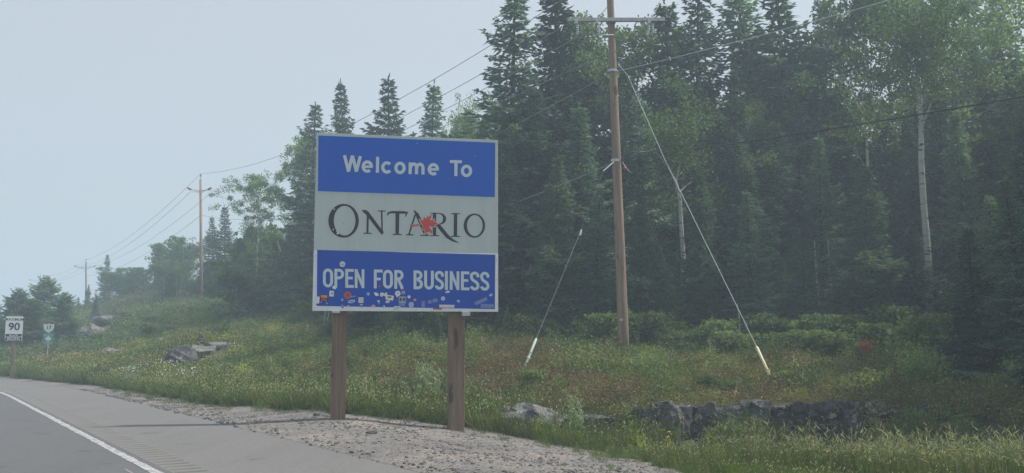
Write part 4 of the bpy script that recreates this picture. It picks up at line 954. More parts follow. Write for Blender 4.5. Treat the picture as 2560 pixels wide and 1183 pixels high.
# ONTARIO in serif capitals
def annulus(co, ro, ci, ri, n=44):
    A = np.linspace(0, 2 * math.pi, n, endpoint=False); o = [(co[0] + ro[0] * math.cos(t), co[1] + ro[1] * math.sin(t)) for t in A]; q = [(ci[0] + ri[0] * math.cos(t), ci[1] + ri[1] * math.sin(t)) for t in A]
    return [[o[i], o[(i + 1) % n], q[(i + 1) % n], q[i]] for i in range(n)]
serif = lambda x0, x1, y, h=11: ribbon([(x0, y), ((x0 + x1) / 2, y - 1), (x1, y + 1)], [h * .8, h, h * .8])
ont = {
 'O': [annulus((329, 858), (141, 156), (338, 857), (100, 137))],
 'N': [ribbon([(553, 775), (549, 975)], 19), ribbon([(512, 765), (545, 785), (690, 975)], [26, 34, 30]), ribbon([(681, 765), (685, 985)], [15, 13]), serif(497, 545, 765), serif(645, 716, 768), serif(512, 588, 974), ribbon([(672, 955), (687, 985)], [26, 10])],
 'T': [ribbon([(735, 806), (748, 785), (775, 779), (890, 781), (912, 783)], [7, 16, 22, 22, 12]), ribbon([(733, 812), (744, 778)], [6, 14]), ribbon([(918, 774), (906, 802), (898, 824)], [14, 13, 5]), ribbon([(826, 780), (824, 985)], [36, 32]), serif(782, 866, 985)],
 'A': [ribbon([(992, 800), (975, 850), (933, 984)], [14, 15, 15]), ribbon([(980, 762), (1008, 800), (1092, 990)], [10, 32, 36]), serif(905, 976, 988), serif(1037, 1118, 993)],
 'R': [ribbon([(1169, 790), (1168, 992)], 32), ribbon([(1137, 792), (1190, 788)] + arc(1212, 840, 50, 49, 90, -90, 16) + [(1182, 890)], [8, 10, 20, 30, 26, 12, 10]), ribbon([(1192, 885), (1240, 945), (1290, 1005), (1340, 1040), (1398, 1063)], [30, 36, 34, 20, 3]), serif(1130, 1212, 995), serif(1132, 1185, 788)],
 'I': [ribbon([(1364, 795), (1361, 1000)], 32), serif(1322, 1406, 793), serif(1321, 1406, 1002)],
 'o': [annulus((1537, 903), (99, 112), (1541, 903), (72, 97))],
}
for k in ont: glyph(k, S6, ont[k], M['ink'], -.003, bpy.data.objects['upper_board'])
LF = [(1048, 882), (1030, 846), (1062, 856), (1072, 822), (1090, 842), (1102, 812), (1113, 826), (1146, 793), (1134, 838), (1126, 856), (1168, 843), (1158, 862), (1176, 868), (1203, 887), (1172, 896), (1164, 918), (1124, 908), (1116, 918), (1144, 946), (1150, 980), (1119, 962), (1099, 966), (1074, 980), (1078, 940), (1050, 944), (1064, 905)]
cx, cy = 1105, 888
LO = [(cx + (x - cx) * 1.14, cy + (y - cy) * 1.14) for x, y in LF]
lo = flat('leaf_outline', [poly(S6, LO)] + [poly(S6, q) for q in ribbon([(940, 899), (970, 904), (1010, 899), (1050, 884)], [12, 20, 18, 14])], [M['sign_grey']], -.0065, dy=0.0002)
lf = flat('maple_leaf', [poly(S6, LF)] + [poly(S6, q) for q in ribbon([(940, 897), (965, 903), (1010, 898), (1048, 884)], [7, 15, 13, 9])], [M['red']], -.0085, dy=0.0002)
# chips where ink or paint has gone
for (x, y, s_) in ((243, 752, 9), (232, 938, 9), (275, 975, 16), (268, 958, 9), (1062, 946, 8), (1009, 145, 6), (330, 882, 8), (1545, 258, 5), (457, 1090, 12)):
    flat('paint_chip', [poly(S6, [(x + s_ * random.uniform(.4, 1) * math.cos(t), y + s_ * random.uniform(.5, 1) * math.sin(t)) for t in np.linspace(0, 6.28, 8)[:-1]])], [M['letter'] if s_ != 8 else M['st_grey']], -.0072)
# stickers (crop coordinates of the lower board): shape, x, y, w, h, angle, colours
def shp(kind, x, y, a, b, ang=0, seed=0):
    r = random.Random(seed); c, s_ = math.cos(math.radians(ang)), math.sin(math.radians(ang))
    if kind == 'r': q = [(-a / 2, -b / 2), (a / 2, -b / 2), (a / 2, b / 2), (-a / 2, b / 2)]
    elif kind == 'o': q = [(a / 2 * math.cos(t), b / 2 * math.sin(t)) for t in np.linspace(0, 2 * math.pi, 21)[:-1]]
    else: q = [(a / 2 * math.cos(t) * r.uniform(.6, 1.1), b / 2 * math.sin(t) * r.uniform(.6, 1.1)) for t in np.linspace(0, 2 * math.pi, 15)[:-1]]
    return [(x + u_ * c - v_ * s_, y + u_ * s_ + v_ * c) for u_, v_ in q]
STK = [('o', 450, 213, 74, 74, 0, 'st_white', [('o', 0, 0, 50, 50, 0, 'st_grey'), ('o', 0, 0, 38, 38, 0, 'st_white'), ('b', 0, 2, 30, 16, 0, 'st_dark')], 'round white sticker above the first word'),
 ('b', 345, 515, 66, 60, 0, 'st_white', [], None), ('r', 308, 598, 58, 74, 2, 'st_white', [('b', 4, -6, 30, 34, 0, 'st_grey'), ('r', 12, 18, 20, 12, 0, 'st_pale')], 'small upright white sticker under the first word'),
 ('r', 210, 655, 100, 92, 6, 'st_dark', [('r', 0, -20, 84, 34, 3, 'st_orange'), ('r', -6, -14, 54, 6, 3, 'st_red'), ('r', -34, 44, 8, 46, 20, 'st_pale'), ('r', 26, 40, 8, 40, 0, 'st_pale'), ('r', 0, 20, 60, 24, 0, 'st_red')], 'black and orange torn sticker at the lower left corner'),
 ('r', 118, 680, 62, 90, 4, 'st_white', [], 'peeling white patch over the left border'),
 ('o', 517, 618, 98, 98, 0, 'st_red', [('o', -2, -2, 62, 62, 0, 'st_dark'), ('o', -2, -2, 50, 50, 0, 'st_red'), ('b', 0, 0, 26, 34, 0, 'st_dark')], 'round red sticker with a dark ring'),
 ('r', 590, 634, 70, 8, -8, 'st_pale', [], None), ('r', 692, 682, 64, 70, 1, 'st_white', [('r', -12, -12, 20, 20, 0, 'st_orange'), ('r', 14, 12, 22, 16, 0, 'st_grey'), ('r', -12, 14, 18, 14, 0, 'st_pale'), ('r', 14, -12, 18, 18, 0, 'st_pink')], 'square white sticker with small coloured squares'),
 ('b', 446, 680, 46, 46, 0, 'st_cyan', [('b', 6, 6, 22, 22, 0, 'st_green')], None), ('o', 568, 700, 92, 40, -12, 'st_white', [('o', 0, 0, 66, 24, -12, 'sign_blue2'), ('b', 0, 0, 44, 12, -12, 'st_pale')], 'slanted white and blue oval sticker'),
 ('r', 786, 600, 40, 36, 0, 'st_cyan', [('b', 0, 12, 26, 24, 0, 'st_pale')], 'small bright blue sticker'),
 ('b', 895, 604, 70, 56, 15, 'st_white', [], None), ('b', 965, 608, 74, 62, 0, 'st_white', [('b', 4, 6, 18, 14, 0, 'st_grey')], None), ('b', 1015, 615, 54, 66, 0, 'st_white', [], None),
 ('r', 1065, 650, 100, 62, 10, 'st_white', [('b', 0, -6, 72, 28, 5, 'st_red'), ('r', -2, -6, 40, 8, 5, 'st_dark')], 'white sticker with a red badge in the middle of the row'),
 ('o', 1040, 702, 58, 36, -15, 'st_white', [('b', 0, 0, 30, 14, 0, 'st_pale')], None), ('b', 922, 696, 48, 40, 0, 'st_pale', [('b', 0, 0, 30, 22, 0, 'st_pink')], None), ('r', 925, 722, 10, 26, 0, 'st_pale', [], None),
 ('o', 1172, 595, 72, 70, 0, 'st_white', [('b', 0, 0, 40, 36, 0, 'st_pale')], 'round white sticker right of the red badge one'), ('r', 1165, 632, 20, 22, 0, 'st_white', [], None), ('r', 1244, 583, 44, 46, 0, 'st_grey', [('b', 0, 0, 24, 26, 0, 'st_orange')], None),
 ('r', 1232, 678, 96, 90, 2, 'st_grey', [('o', -22, -4, 26, 44, 0, 'st_dark'), ('o', 22, -4, 26, 44, 0, 'st_dark'), ('r', 0, 30, 60, 10, 0, 'st_pale')], 'grey blue crest shaped sticker with two dark ovals'), ('r', 1225, 742, 78, 40, 3, 'st_film', [], None),
 ('o', 1318, 640, 44, 46, 0, 'st_pale', [('o', 0, 0, 30, 30, 0, 'st_white')], None), ('o', 1395, 680, 50, 38, 0, 'st_red', [('o', 0, 0, 26, 22, 0, 'st_pale')], 'small red oval sticker'), ('o', 1348, 742, 70, 74, 0, 'st_pale', [], 'plain pale round sticker'),
 ('b', 855, 762, 54, 42, 0, 'st_pink', [('b', 0, 2, 30, 22, 0, 'st_orange')], None), ('b', 450, 765, 34, 60, 0, 'st_grey', [('b', 0, 10, 18, 30, 0, 'st_dark')], None), ('b', 527, 758, 46, 18, 0, 'st_pink', [], None), ('b', 696, 742, 48, 26, 0, 'st_pale', [], None),
 ('b', 990, 768, 30, 42, 20, 'st_white', [('b', -2, 4, 12, 20, 0, 'st_dark')], None), ('r', 1165, 775, 82, 26, 3, 'st_white', [('r', 0, 0, 62, 8, 3, 'st_green')], None), ('b', 1150, 797, 90, 14, 3, 'st_pale', [], None),
 ('b', 1820, 575, 66, 32, -5, 'st_white', [('b', -10, 0, 20, 14, 0, 'st_pale')], 'small white torn sticker under the letter I'), ('o', 1762, 662, 52, 54, 0, 'st_white', [('o', 0, 0, 36, 38, 0, 'st_pale')], None), ('b', 1964, 694, 48, 40, 0, 'st_pale', [], None),
 ('r', 1504, 735, 44, 84, 2, 'st_film', [], 'faded upright strip sticker'), ('r', 1590, 706, 48, 44, -10, 'st_film', [], None), ('r', 1658, 688, 68, 48, -15, 'st_film', [], None),
 ('b', 2388, 614, 66, 40, -30, 'st_pale', [], None), ('r', 2258, 696, 172, 46, -25, 'st_film', [], 'faded strip sticker slanting up at the lower right'), ('r', 2340, 758, 172, 50, 1, 'st_film', [], 'faded level strip sticker at the lower right corner'),
 ('r', 1812, 762, 196, 36, 1, 'st_white', [('r', 0, 0, 160, 12, 1, 'st_pink')], 'long white and pink strip sticker on the lower border'), ('r', 1690, 796, 118, 18, 2, 'st_red', [('r', -4, 0, 70, 6, 2, 'st_dark')], 'thin red strip sticker on the lower border'),
 ('b', 943, 497, 42, 34, 0, 'st_red', [('b', 0, 0, 22, 16, 0, 'st_dark')], 'small dark red sticker beside the letter F'), ('b', 229, 756, 20, 14, 0, 'st_red', [], None), ('r', 250, 728, 20, 12, 0, 'st_pale', [], None), ('r', 118, 740, 40, 6, 4, 'st_dark', [], None)]
mk = {}
for k, (kd, x, y, a_, b_, an, mt, sub, lb) in enumerate(STK):
    polys = [poly(S5, shp(kd, x, y, a_, b_, an, k))]; ms = [M[mt]]; mi = [0]
    for j, (k2, dx, dy_, a2, b2, an2, m2) in enumerate(sub):
        polys.append(poly(S5, shp(k2, x + dx, y + dy_, a2, b2, an2, k * 10 + j)))
        if M[m2] not in ms: ms.append(M[m2])
        mi.append(ms.index(M[m2]))
    o = flat('sticker', polys, ms, -.0155 - .0006 * (k % 5), mi=mi, dy=.0005)
    if lb: o['label'] = lb
# bolts along the lower board border, brackets, posts
bl = MB()
for px, py in ((788, 715), (789, 640), (1241, 700), (1242, 760), (1241, 650), (1040, 773), (905, 769), (1150, 777), (786, 770)):
    x, z = S(px, py); b = link('bolt', MB().tube([(x, -.016, SZ + z), (x, -.003, SZ + z)], .011, 8).build('bolt', M['metal'], sign).data, None, None); bpy.data.objects.remove(b)
for px0, px1, py0, py1 in ((830, 850, 775, 783), (1155, 1175, 781, 790)):
    (x0, z1), (x1, z0) = S(px0, py0), S(px1, py1); box_part('bracket', x0, x1, -.02, .05, SZ + z0, SZ - .001, M['metal'], .003)
def post(bx0, bx1, tx0, tx1, by):
    (a0, _), (a1, _) = S(bx0, by), S(bx1, by); (c0, _), (c1, _) = S(tx0, 800), S(tx1, 800)
    x0, x1 = (a0 + c0) / 2, (a1 + c1) / 2
    g_ = tz(*(np.array([SX, SY]) + sdir[:2] * (x0 + x1) / 2))
    return box_part('post', x0, x1, .132, .132 + (x1 - x0), g_ - .6, SZ + SH - .25, M['post'], .012)
for _x in (-1.15, 1.15): ROCKS.append((SX + sdir[0] * _x, SY + sdir[1] * _x, .38))
post(827, 865, 829, 867, 1050); post(1126, 1165, 1125, 1163, 1080)

# ------------------------------------------------------------------ small road signs far left
def text_mesh(s, size, mat, bold=.0, align='CENTER'):
    c = bpy.data.curves.new('text', 'FONT'); c.body = s; c.size = size; c.align_x = align; c.align_y = 'CENTER'; c.offset = bold * size; c.resolution_u = 4
    o = bpy.data.objects.new('text', c); COL.objects.link(o); dg = bpy.context.evaluated_depsgraph_get(); me = bpy.data.meshes.new_from_object(o.evaluated_get(dg))
    COL.objects.unlink(o); bpy.data.objects.remove(o); me.materials.clear(); me.materials.append(mat); return me
def put_text(s, size, x, z, y, mat, par, bold=.02, sx=1.0):
    o = link('lettering', text_mesh(s, size, mat, bold), None, par); o.location = (x, y, z); o.rotation_euler = (math.pi / 2, 0, 0); o.scale = (sx, 1, 1); return o
def plate(name, w_, h_, z, y, mat, par, r_=.03):
    pts = []
    for cx_, cz, a0 in ((w_ / 2 - r_, h_ / 2 - r_, 0), (-w_ / 2 + r_, h_ / 2 - r_, 90), (-w_ / 2 + r_, -h_ / 2 + r_, 180), (w_ / 2 - r_, -h_ / 2 + r_, 270)):
        pts += [(cx_ + r_ * math.cos(math.radians(a0 + t)), cz + r_ * math.sin(math.radians(a0 + t))) for t in (0, 45, 90)]
    n = len(pts); V = [(x, y, z + zz) for x, zz in pts] + [(x, y + .006, z + zz) for x, zz in pts]
    Fc = [tuple(range(n))[::-1], tuple(range(n, 2 * n))] + [(i, (i + 1) % n, n + (i + 1) % n, n + i) for i in range(n)]
    return link(name, pmesh(name, V, Fc, [mat]), None, par)
p0 = at(29, 921, 45.0); sp = empty('speed_sign', (p0[0], p0[1], tz(p0[0], p0[1])), math.radians(20)); tag(sp, 'white speed limit sign reading 90 on a brown timber post, nearest the left border', 'sign')
k = 45 / F; zb = p0[2] - sp.location.z
zc = lambda py: at(29, py, 45.0)[2] - sp.location.z
sp_w = 36 * k / math.cos(math.radians(20) + .02)
plate('sign_board', sp_w, zc(791) - zc(852), (zc(791) + zc(852)) / 2, 0, M['sign_white'], sp)
plate('black_band', sp_w * .93, zc(835) - zc(841.5), (zc(835) + zc(841.5)) / 2, -.006, M['black'], sp, .01); plate('black_band', sp_w * .93, zc(843.5) - zc(851), (zc(843.5) + zc(851)) / 2, -.006, M['black'], sp, .01)
put_text('MAXIMUM', .17, 0, zc(799), -.006, M['black'], sp, .012); put_text('90', .50, 0, zc(817.5), -.006, M['black'], sp, .02, 1.02)
put_text('km/h', .155, 0, zc(838.3), -.010, M['sign_white'], sp, .012, 1.2); put_text('BEGINS', .155, 0, zc(847.3), -.010, M['sign_white'], sp, .012, 1.1)
MB().box((0, .09, (zc(800) - .5) / 2), (.15, .15, zc(800) + .5)).build('post', M['post'], sp, bevel=.01)
p0 = at(117, 905, 57.0); ROCKS.append((p0[0], p0[1], 1.9)); rm = empty('route_marker', (p0[0], p0[1], tz(p0[0], p0[1])), math.radians(14)); tag(rm, 'white shield numbered 17 above a teal square with a maple leaf', 'sign')
k = 57 / F; zc = lambda py: at(117, py, 57.0)[2] - rm.location.z
sh = [(-12, 809), (-9, 810.5), (-5, 811), (0, 808.5), (5, 811), (9, 810.5), (12, 809), (12, 818), (10.5, 824), (6, 829), (0, 832), (-6, 829), (-10.5, 824), (-12, 818)]
n = len(sh); V = [(x * k, 0, zc(y)) for x, y in sh] + [(x * k, .006, zc(y)) for x, y in sh]
link('shield', pmesh('shield', V, [tuple(range(n)), tuple(range(n, 2 * n))[::-1]] + [(i, (i + 1) % n, n + (i + 1) % n, n + i) for i in range(n)], [M['sign_white']]), None, rm)
put_text('17', .30, 0, zc(819.5), -.006, M['black'], rm, .02)
gp2 = plate('green_plate', 23 * k, zc(834) - zc(860), zc(847), 0, M['green_sign'], rm)
put_text('TRANS CANADA', .075, 0, zc(838), -.006, M['sign_white'], rm, .012); put_text('ONTARIO', .085, 0, zc(857), -.006, M['sign_white'], rm, .012)
ml = [(0, 10), (2.2, 6), (5, 7), (4.5, 3), (8, 4.5), (8.5, 1), (6.5, -1.5), (5, -5), (1, -4.5), (.6, -8), (-.6, -8), (-1, -4.5), (-5, -5), (-6.5, -1.5), (-8.5, 1), (-8, 4.5), (-4.5, 3), (-5, 7), (-2.2, 6)]
link('maple_leaf', pmesh('maple_leaf', [(x * k * .85, -.006, zc(847.5) + y * k * .85) for x, y in ml], [tuple(range(len(ml)))], [M['sign_white']]), None, rm)
MB().box((0, .035, (zc(812) - .4) / 2), (.06, .05, zc(812) + .4)).build('post', M['metal'], rm)

# ------------------------------------------------------------------ utility poles and lines
def V3(a): return Vector([float(x) for x in a])
Y1 = 27.6
B1, T1 = at(1561, 900, Y1), at(1522, -95, Y1); B1[2] = min(B1[2], tz(B1[0], B1[1]) + .1)
P1 = empty('utility_pole', B1); tag(P1, 'near brown wooden utility pole with a grey crossarm, standing right of the welcome sign', 'pole')
def p1(px, py, dY=0.0): return at(px, py, Y1 + dY) - B1
shaft = []
for t in np.linspace(0, 1, 14):
    shaft.append((B1 + (T1 - B1) * t) - B1)
shaft[0] = shaft[0] - np.array([0, 0, .5])
MB().tube(shaft, [.168 - .068 * t for t in np.linspace(0, 1, 14)], 16).build('shaft', M['pole'], P1, smooth=True)
ca, cb = p1(1409, 56, -.55), p1(1650, 55, .75)
def beam(a, b, w_, h_, name, mat, par):
    a, b = V3(a), V3(b); d = (b - a); L = d.length; x = d.normalized(); y = Vector((0, 0, 1)).cross(x).normalized(); z = x.cross(y); R = Matrix((x, y, z)).transposed()
    return MB().box((a + b) / 2, (L, w_, h_), R).build(name, mat, par, bevel=.006)
off = np.array([0.10, -.20, 0]); beam(ca + off, cb + off, .10, .115, 'crossarm', M['arm'], P1)
mid = p1(1528, 56)
def insul(par, top, length, mat, horiz=None, r_=.045):
    """string of discs"""
    top = V3(top); d = V3(horiz).normalized() if horiz is not None else Vector((0, 0, -1)); n = 5; prof = [(0, .012)]
    pts, rad = [], []
    for j in range(n):
        s0 = length * (.12 + .16 * j)
        for q, rr in ((0, .014), (.2, r_), (.55, r_ * .9), (.6, .016)): pts.append(top + d * (s0 + length * .16 * q)); rad.append(rr)
    m = MB().tube([top, top + d * length * .12], .010, 6).tube(pts, rad, 10).tube([top + d * length * .92, top + d * length], .01, 6)
    return m.build('insulator', mat, par, smooth=True)
for (px, py, dY) in ((1444, 60, -.40), (1497, 60, -.15), (1621, 58, .55), (1632, 58, .62)):
    insul(P1, p1(px, py, dY - .25), .38, M['ceramic'])
for (px, dY) in ((1440, -.45), (1492, -.2), (1622, .5)):
    MB().box(V3(p1(px, 55, dY - .2)), (.09, .14, .15)).build('clamp', M['metal'], P1, bevel=.006)
MB().tube([p1(1400, 66, -.7), p1(1408, 62, -.62), p1(1402, 78, -.7)], .014, 6).build('clamp', M['metal'], P1)
MB().tube([p1(1485, 92, -.3), p1(1492, 88, -.3), p1(1535, 88, -.15)], .016, 6).build('bracket', M['metal'], P1)
MB().tube([p1(1497, 48, -.2), p1(1502, 36, -.1), p1(1515, 22, 0), p1(1527, 5, 0)], .012, 6).build('jumper_wire', M['wire_pale'], P1)
MB().tube([p1(1629, 50, .5), p1(1634, 35, .6), p1(1644, 20, .7), p1(1650, 2, .9), p1(1655, -20, 1.2)], .012, 6).build('jumper_wire', M['wire_pale'], P1)
MB().tube([p1(1647, 8, .9), p1(1651, 12, .9)], .04, 8).build('clamp', M['ceramic_red'], P1)
for py in (56, 178, 402): MB().tube([p1(1527 + (py - 56) * .035, py - 3), p1(1527 + (py - 56) * .035, py + 3)], .152, 14).build('band', M['metal'], P1)

MB().tube([p1(1556, 405, -.1), p1(1562, 415, -.3), p1(1572, 428, -.4), p1(1580, 432, -.4)], .010, 6).build('bracket', M['wire_pale'], P1)
MB().tube([p1(1560, 420, -.3), p1(1568, 424, -.35)], [.05, .035], 8).build('insulator', M['ceramic_red'], P1)
MB().tube([p1(1535, 405, -.2), p1(1508, 428, -.5)], .016, 6).build('bracket', M['wire_pale'], P1)
pl = p1(1553, 800, -.17); MB().box(V3(pl), (.09, .012, .07)).build('pole_tag', M['metal'], P1)

def far_pole(px, basey, topy, Y, r0, label, arms, lean=0):
    b = at(px, basey, Y); zz = min(b[2], tz(b[0], b[1])); b[2] = zz; t = at(px + lean, topy, Y)
    o = empty('utility_pole', b); tag(o, label, 'pole'); MB().tube([(0, 0, -.5), (t - b)], [r0, r0 * .62], 12).build('shaft', M['pole_grey'] if Y > 100 else M['pole'], o, smooth=True)
    k = Y / F; tt = t - b
    MB().tube([tt + [0, 0, -.05], tt + [0, 0, .32]], .035, 6).build('pin', M['metal'], o)
    MB().tube([tt + [0, 0, .28], tt + [0, 0, .45]], [.08, .05], 8).build('insulator', M['ceramic_red'], o)
    if arms:
        for s_ in (-1, 1):
            a_ = tt + np.array([0, -.1, -(arms) * k]); e_ = a_ + np.array([s_ * 24 * k * .9, -.1, .10])
            MB().tube([a_, e_], .035, 6).build('arm_bracket', M['metal'], o); MB().tube([a_ + [0, 0, -.22], e_ + [-.25 * s_, 0, -.10]], .022, 6).build('arm_bracket', M['metal'], o)
            MB().tube([e_, e_ + np.array([s_ * .30, 0, .16])], [.10, .07], 8).build('insulator', M['ceramic_red'], o)
    return o, b, t
P2, B2, T2 = far_pole(504.5, 800, 449, 77, .155, 'second utility pole, brown with two short side arms, on the slope left of the sign', 30, -3)
P3, B3, T3 = far_pole(217, 850, 655, 130, .17, 'third utility pole rising out of a dark spruce far left', 14, -2)
P4, B4, T4 = far_pole(101, 880, 690, 185, .18, 'most distant utility pole, seen above the larches at the far left', 12)
MB().tube([(T3 - B3) + [-.3, 0, -1.0], (T3 - B3) + [-1.1, 0, -.8]], .03, 6).build('arm_bracket', M['metal'], P3)
def wire(a, b, sag, rad, mat, label, name='power_line', n=28, group=None):
    a, b = np.array(a, float), np.array(b, float); pts = [a + (b - a) * t - np.array([0, 0, 4 * sag * t * (1 - t)]) for t in np.linspace(0, 1, n)]
    o = empty(name, a); bpy.data.objects.remove(o)
    w_ = MB().tube([p - a for p in pts], rad, 5).build(name, mat); w_.location = a.tolist(); tag(w_, label, 'wire', group); return w_
def a2(px, py): return at(px, py, 77.0)
def a1(px, py, dY=0.0): return at(px, py, Y1 + dY)
def a3(px, py): return at(px, py, 130.0)
def a4(px, py): return at(px, py, 185.0)
# near pole to second pole
wire(a1(1526, -80), a2(502, 434), 1.5, .013, M['wire_grey'], 'topmost wire running from the near pole down to the tip of the second pole')
wire(a1(1403, 70, -.6), a2(476, 480), 1.2, .011, M['wire_grey'], 'wire from the left end of the crossarm to the left arm of the second pole')
wire(a1(1444, 92, -.4), a2(530, 480), 1.2, .011, M['wire_grey'], 'wire from the inner insulator of the crossarm to the right arm of the second pole')
wire(a1(1533, 126), a2(527, 478), 1.1, .011, M['wire_grey'], 'wire from the near pole shaft just under the crossarm going left above the sign')
wire(a1(1536, 178), a2(504, 538), 1.9, .012, M['wire_grey'], 'lower single wire from the near pole passing behind the top right of the sign')
wire(a1(1540, 405), a2(505, 615), 2.0, .022, M['wire_grey'], 'thick telephone cable from the near pole passing behind the middle of the sign', 'telephone_cable')
# second to third and fourth poles
for (x2, y2, x3, y3, lb) in ((502, 434, 215, 650, 'highest of the thin wires left of the second pole'), (476, 480, 205, 668, 'second highest of the thin wires left of the second pole'), (530, 480, 226, 668, 'third of the thin wires left of the second pole'), (503, 538, 215, 690, 'fourth of the thin wires left of the second pole'), (504, 615, 216, 725, 'lowest cable left of the second pole')):
    wire(a2(x2, y2), a3(x3, y3), 1.1, .015, M['wire_grey'], lb)
for (x3, y3, x4, y4, lb) in ((215, 650, 100, 686, 'highest wire between the two farthest poles'), (205, 668, 94, 698, 'left wire between the two farthest poles'), (226, 668, 108, 698, 'right wire between the two farthest poles')):
    wire(a3(x3, y3), a4(x4, y4), 1.0, .015, M['wire_grey'], lb)
# near pole to the next pole behind the camera, right
P0 = np.array([33.0, -22.0])
def right_wire(px, py, zend, sag, rad, mat, lb, name='power_line'):
    a_ = a1(px, py); wire(a_, (P0[0], P0[1], a_[2] + zend), sag, rad, mat, lb, name, 40)
right_wire(1545, 178, 0, 1.75, .0125, M['wire_pale'], 'bright wire climbing to the upper right from the near pole')
right_wire(1555, 396, 0, 1.55, .018, M['wire_dark'], 'dark telephone cable running right from the near pole across the wood', 'telephone_cable')
# guy wires with plastic guards
def guy(pts, r_, label, mat, gpts, gmat, glabel, extra=None):
    P = [np.array(p) for p in pts]; o = empty('guy_wire', P[0]); tag(o, label, 'guy wire')
    MB().tube([p - P[0] for p in P], r_, 6).build('cable', mat, o)
    G = [np.array(p) for p in gpts]; MB().tube([G[0] - P[0], G[0] * .98 + G[1] * .02 - P[0], G[0] * .97 + G[1] * .03 - P[0], G[1] - P[0]], [.02, .028, .036, .03], 10).build('guard', gmat, o, smooth=True)
    q = [g - P[0] for g in G]; dd = V3(q[1]) - V3(q[0]); MB().tube([V3(q[0]) + dd * .48, V3(q[0]) + dd * .52], .047, 10).build('guard_joint', gmat, o)
    if extra is not None: MB().tube([np.array(extra[0]) - P[0], np.array(extra[1]) - P[0]], .032, 8).build('insulator', M['guard_pale'], o)
    return o
gR = at(1950, 996, 21.2); gR2 = at(1891, 866, 22.2)
guy([a1(1545, 160), at(1570, 190, 27.1), at(1660, 395, 25.6), gR2, gR], .0085, 'long pale guy wire slanting down to the right into a yellow plastic guard', M['wire_pale'], [gR2, gR], M['guard_yellow'], '')
gL = at(1300, 948, 23.6); gL2 = at(1341, 846, 24.6)
guy([a1(1508, 430, -.5), at(1452, 578, 26.7), gL2, gL], .0055, 'thin guy wire slanting down to the left into a pale plastic guard', M['wire_grey'], [gL2, gL], M['guard_pale'], '', (at(1453, 575, 26.72), at(1450, 589, 26.65)))

# ------------------------------------------------------------------ ground cover (uncountable)
BU = {'green': [bush_proto('low_green_a', 1, [M['shrub']], h=.34, n=300, leaf=.045), bush_proto('low_green_b', 2, [M['shrub']], rad=.4, h=.42, n=300, leaf=.055)],
      'olive': [bush_proto('low_olive_a', 3, [M['shrub_olive']], rad=.42, h=.28, n=300, leaf=.04), bush_proto('low_olive_b', 4, [M['shrub_olive']], rad=.35, h=.38, n=280, leaf=.048)],
      'brown': [bush_proto('low_brown_a', 5, [M['shrub_brown']], rad=.45, h=.30, n=320, leaf=.04), bush_proto('low_brown_b', 6, [M['shrub_brown']], rad=.4, h=.36, n=300, leaf=.04)],
      'yellow': [bush_proto('low_yellow_a', 7, [M['shrub_yellow']], rad=.42, h=.34, n=280, leaf=.052), bush_proto('low_yellow_b', 8, [M['shrub_yellow']], rad=.35, h=.28, n=260, leaf=.045)]}
PB = BU['green'] + BU['olive'] + BU['brown'] + BU['yellow']
GT = [tuft_proto('grass_tuft_a', 1, [M['grass']], 46, .17, .34), tuft_proto('grass_tuft_b', 2, [M['grass']], 40, .2, .46, heads=5, headmat=1) if False else tuft_proto('grass_tuft_b', 2, [M['grass'], M['seed']], 42, .2, .42, heads=2),
      tuft_proto('dry_tuft', 3, [M['grass_dry'], M['seed']], 40, .18, .40, heads=4)]
TALL = [tuft_proto('tall_seed_grass_a', 5, [M['grass_dry'], M['seed']], 13, .16, .50, .003, heads=6, hl=.10, hw=.006, lean=.16), tuft_proto('tall_seed_grass_b', 6, [M['grass'], M['seed']], 15, .16, .46, .004, heads=4, hl=.09, hw=.005, lean=.18)]

# bank undergrowth: which plant grows where
def bank_kind(p, u, v):
    w = np.full((len(p), 4), .0); w[:, 0] = .42; w[:, 1] = .30; w[:, 2] = .10; w[:, 3] = .03
    brown = blob(p, 1080, 930, 25.5, 3.2, 3.4) + blob(p, 1330, 960, 23.5, 2.8, 2.2) + .8 * blob(p, 1230, 900, 27, 3.5, 2.2) + .5 * blob(p, 1560, 1000, 21.5, 2.5, 1.5) + .5 * blob(p, 1930, 1020, 20.4, 3, 1.0)
    w[:, 2] += 3.5 * brown; w[:, 1] += .8 * (blob(p, 1560, 960, 23.5, 4, 2.5) + blob(p, 2000, 960, 23, 5, 2)) + .9 * blob(p, 1850, 980, 22, 4, 2)
    w[:, 3] += 5 * (blob(p, 720, 830, 48, 9, 4.5)) + .30 * blob(p, 560, 900, 34, 6, 6) + .45 * blob(p, 700, 920, 33, 4, 4) + .35 * blob(p, 1700, 960, 22.5, 2.5, 2) + .3 * blob(p, 2080, 960, 21.5, 3, 1.5)
    w[:, 0] += .8 * blob(p, 760, 900, 32, 4, 5) + .8 * blob(p, 300, 850, 65, 20, 14)
    w *= np.exp(.9 * np.stack([fbm(p[:, 0] * .5, p[:, 1] * .5, 100 + 7 * k) * 2 for k in range(4)], 1))
    c = np.cumsum(w / w.sum(1, keepdims=True), 1); k = (rng.random(len(p))[:, None] > c).sum(1)
    return k * 2 + rng.integers(0, 2, len(p))
def clear_of_rocks(p):
    k = np.ones(len(p), bool)
    for x, y, r_ in ROCKS:
        for s_ in (0, 1.0, 2.0): k &= np.hypot(p[:, 0] - x * (1 - s_ * r_ / y), p[:, 1] - y + s_ * r_) > r_
    return k
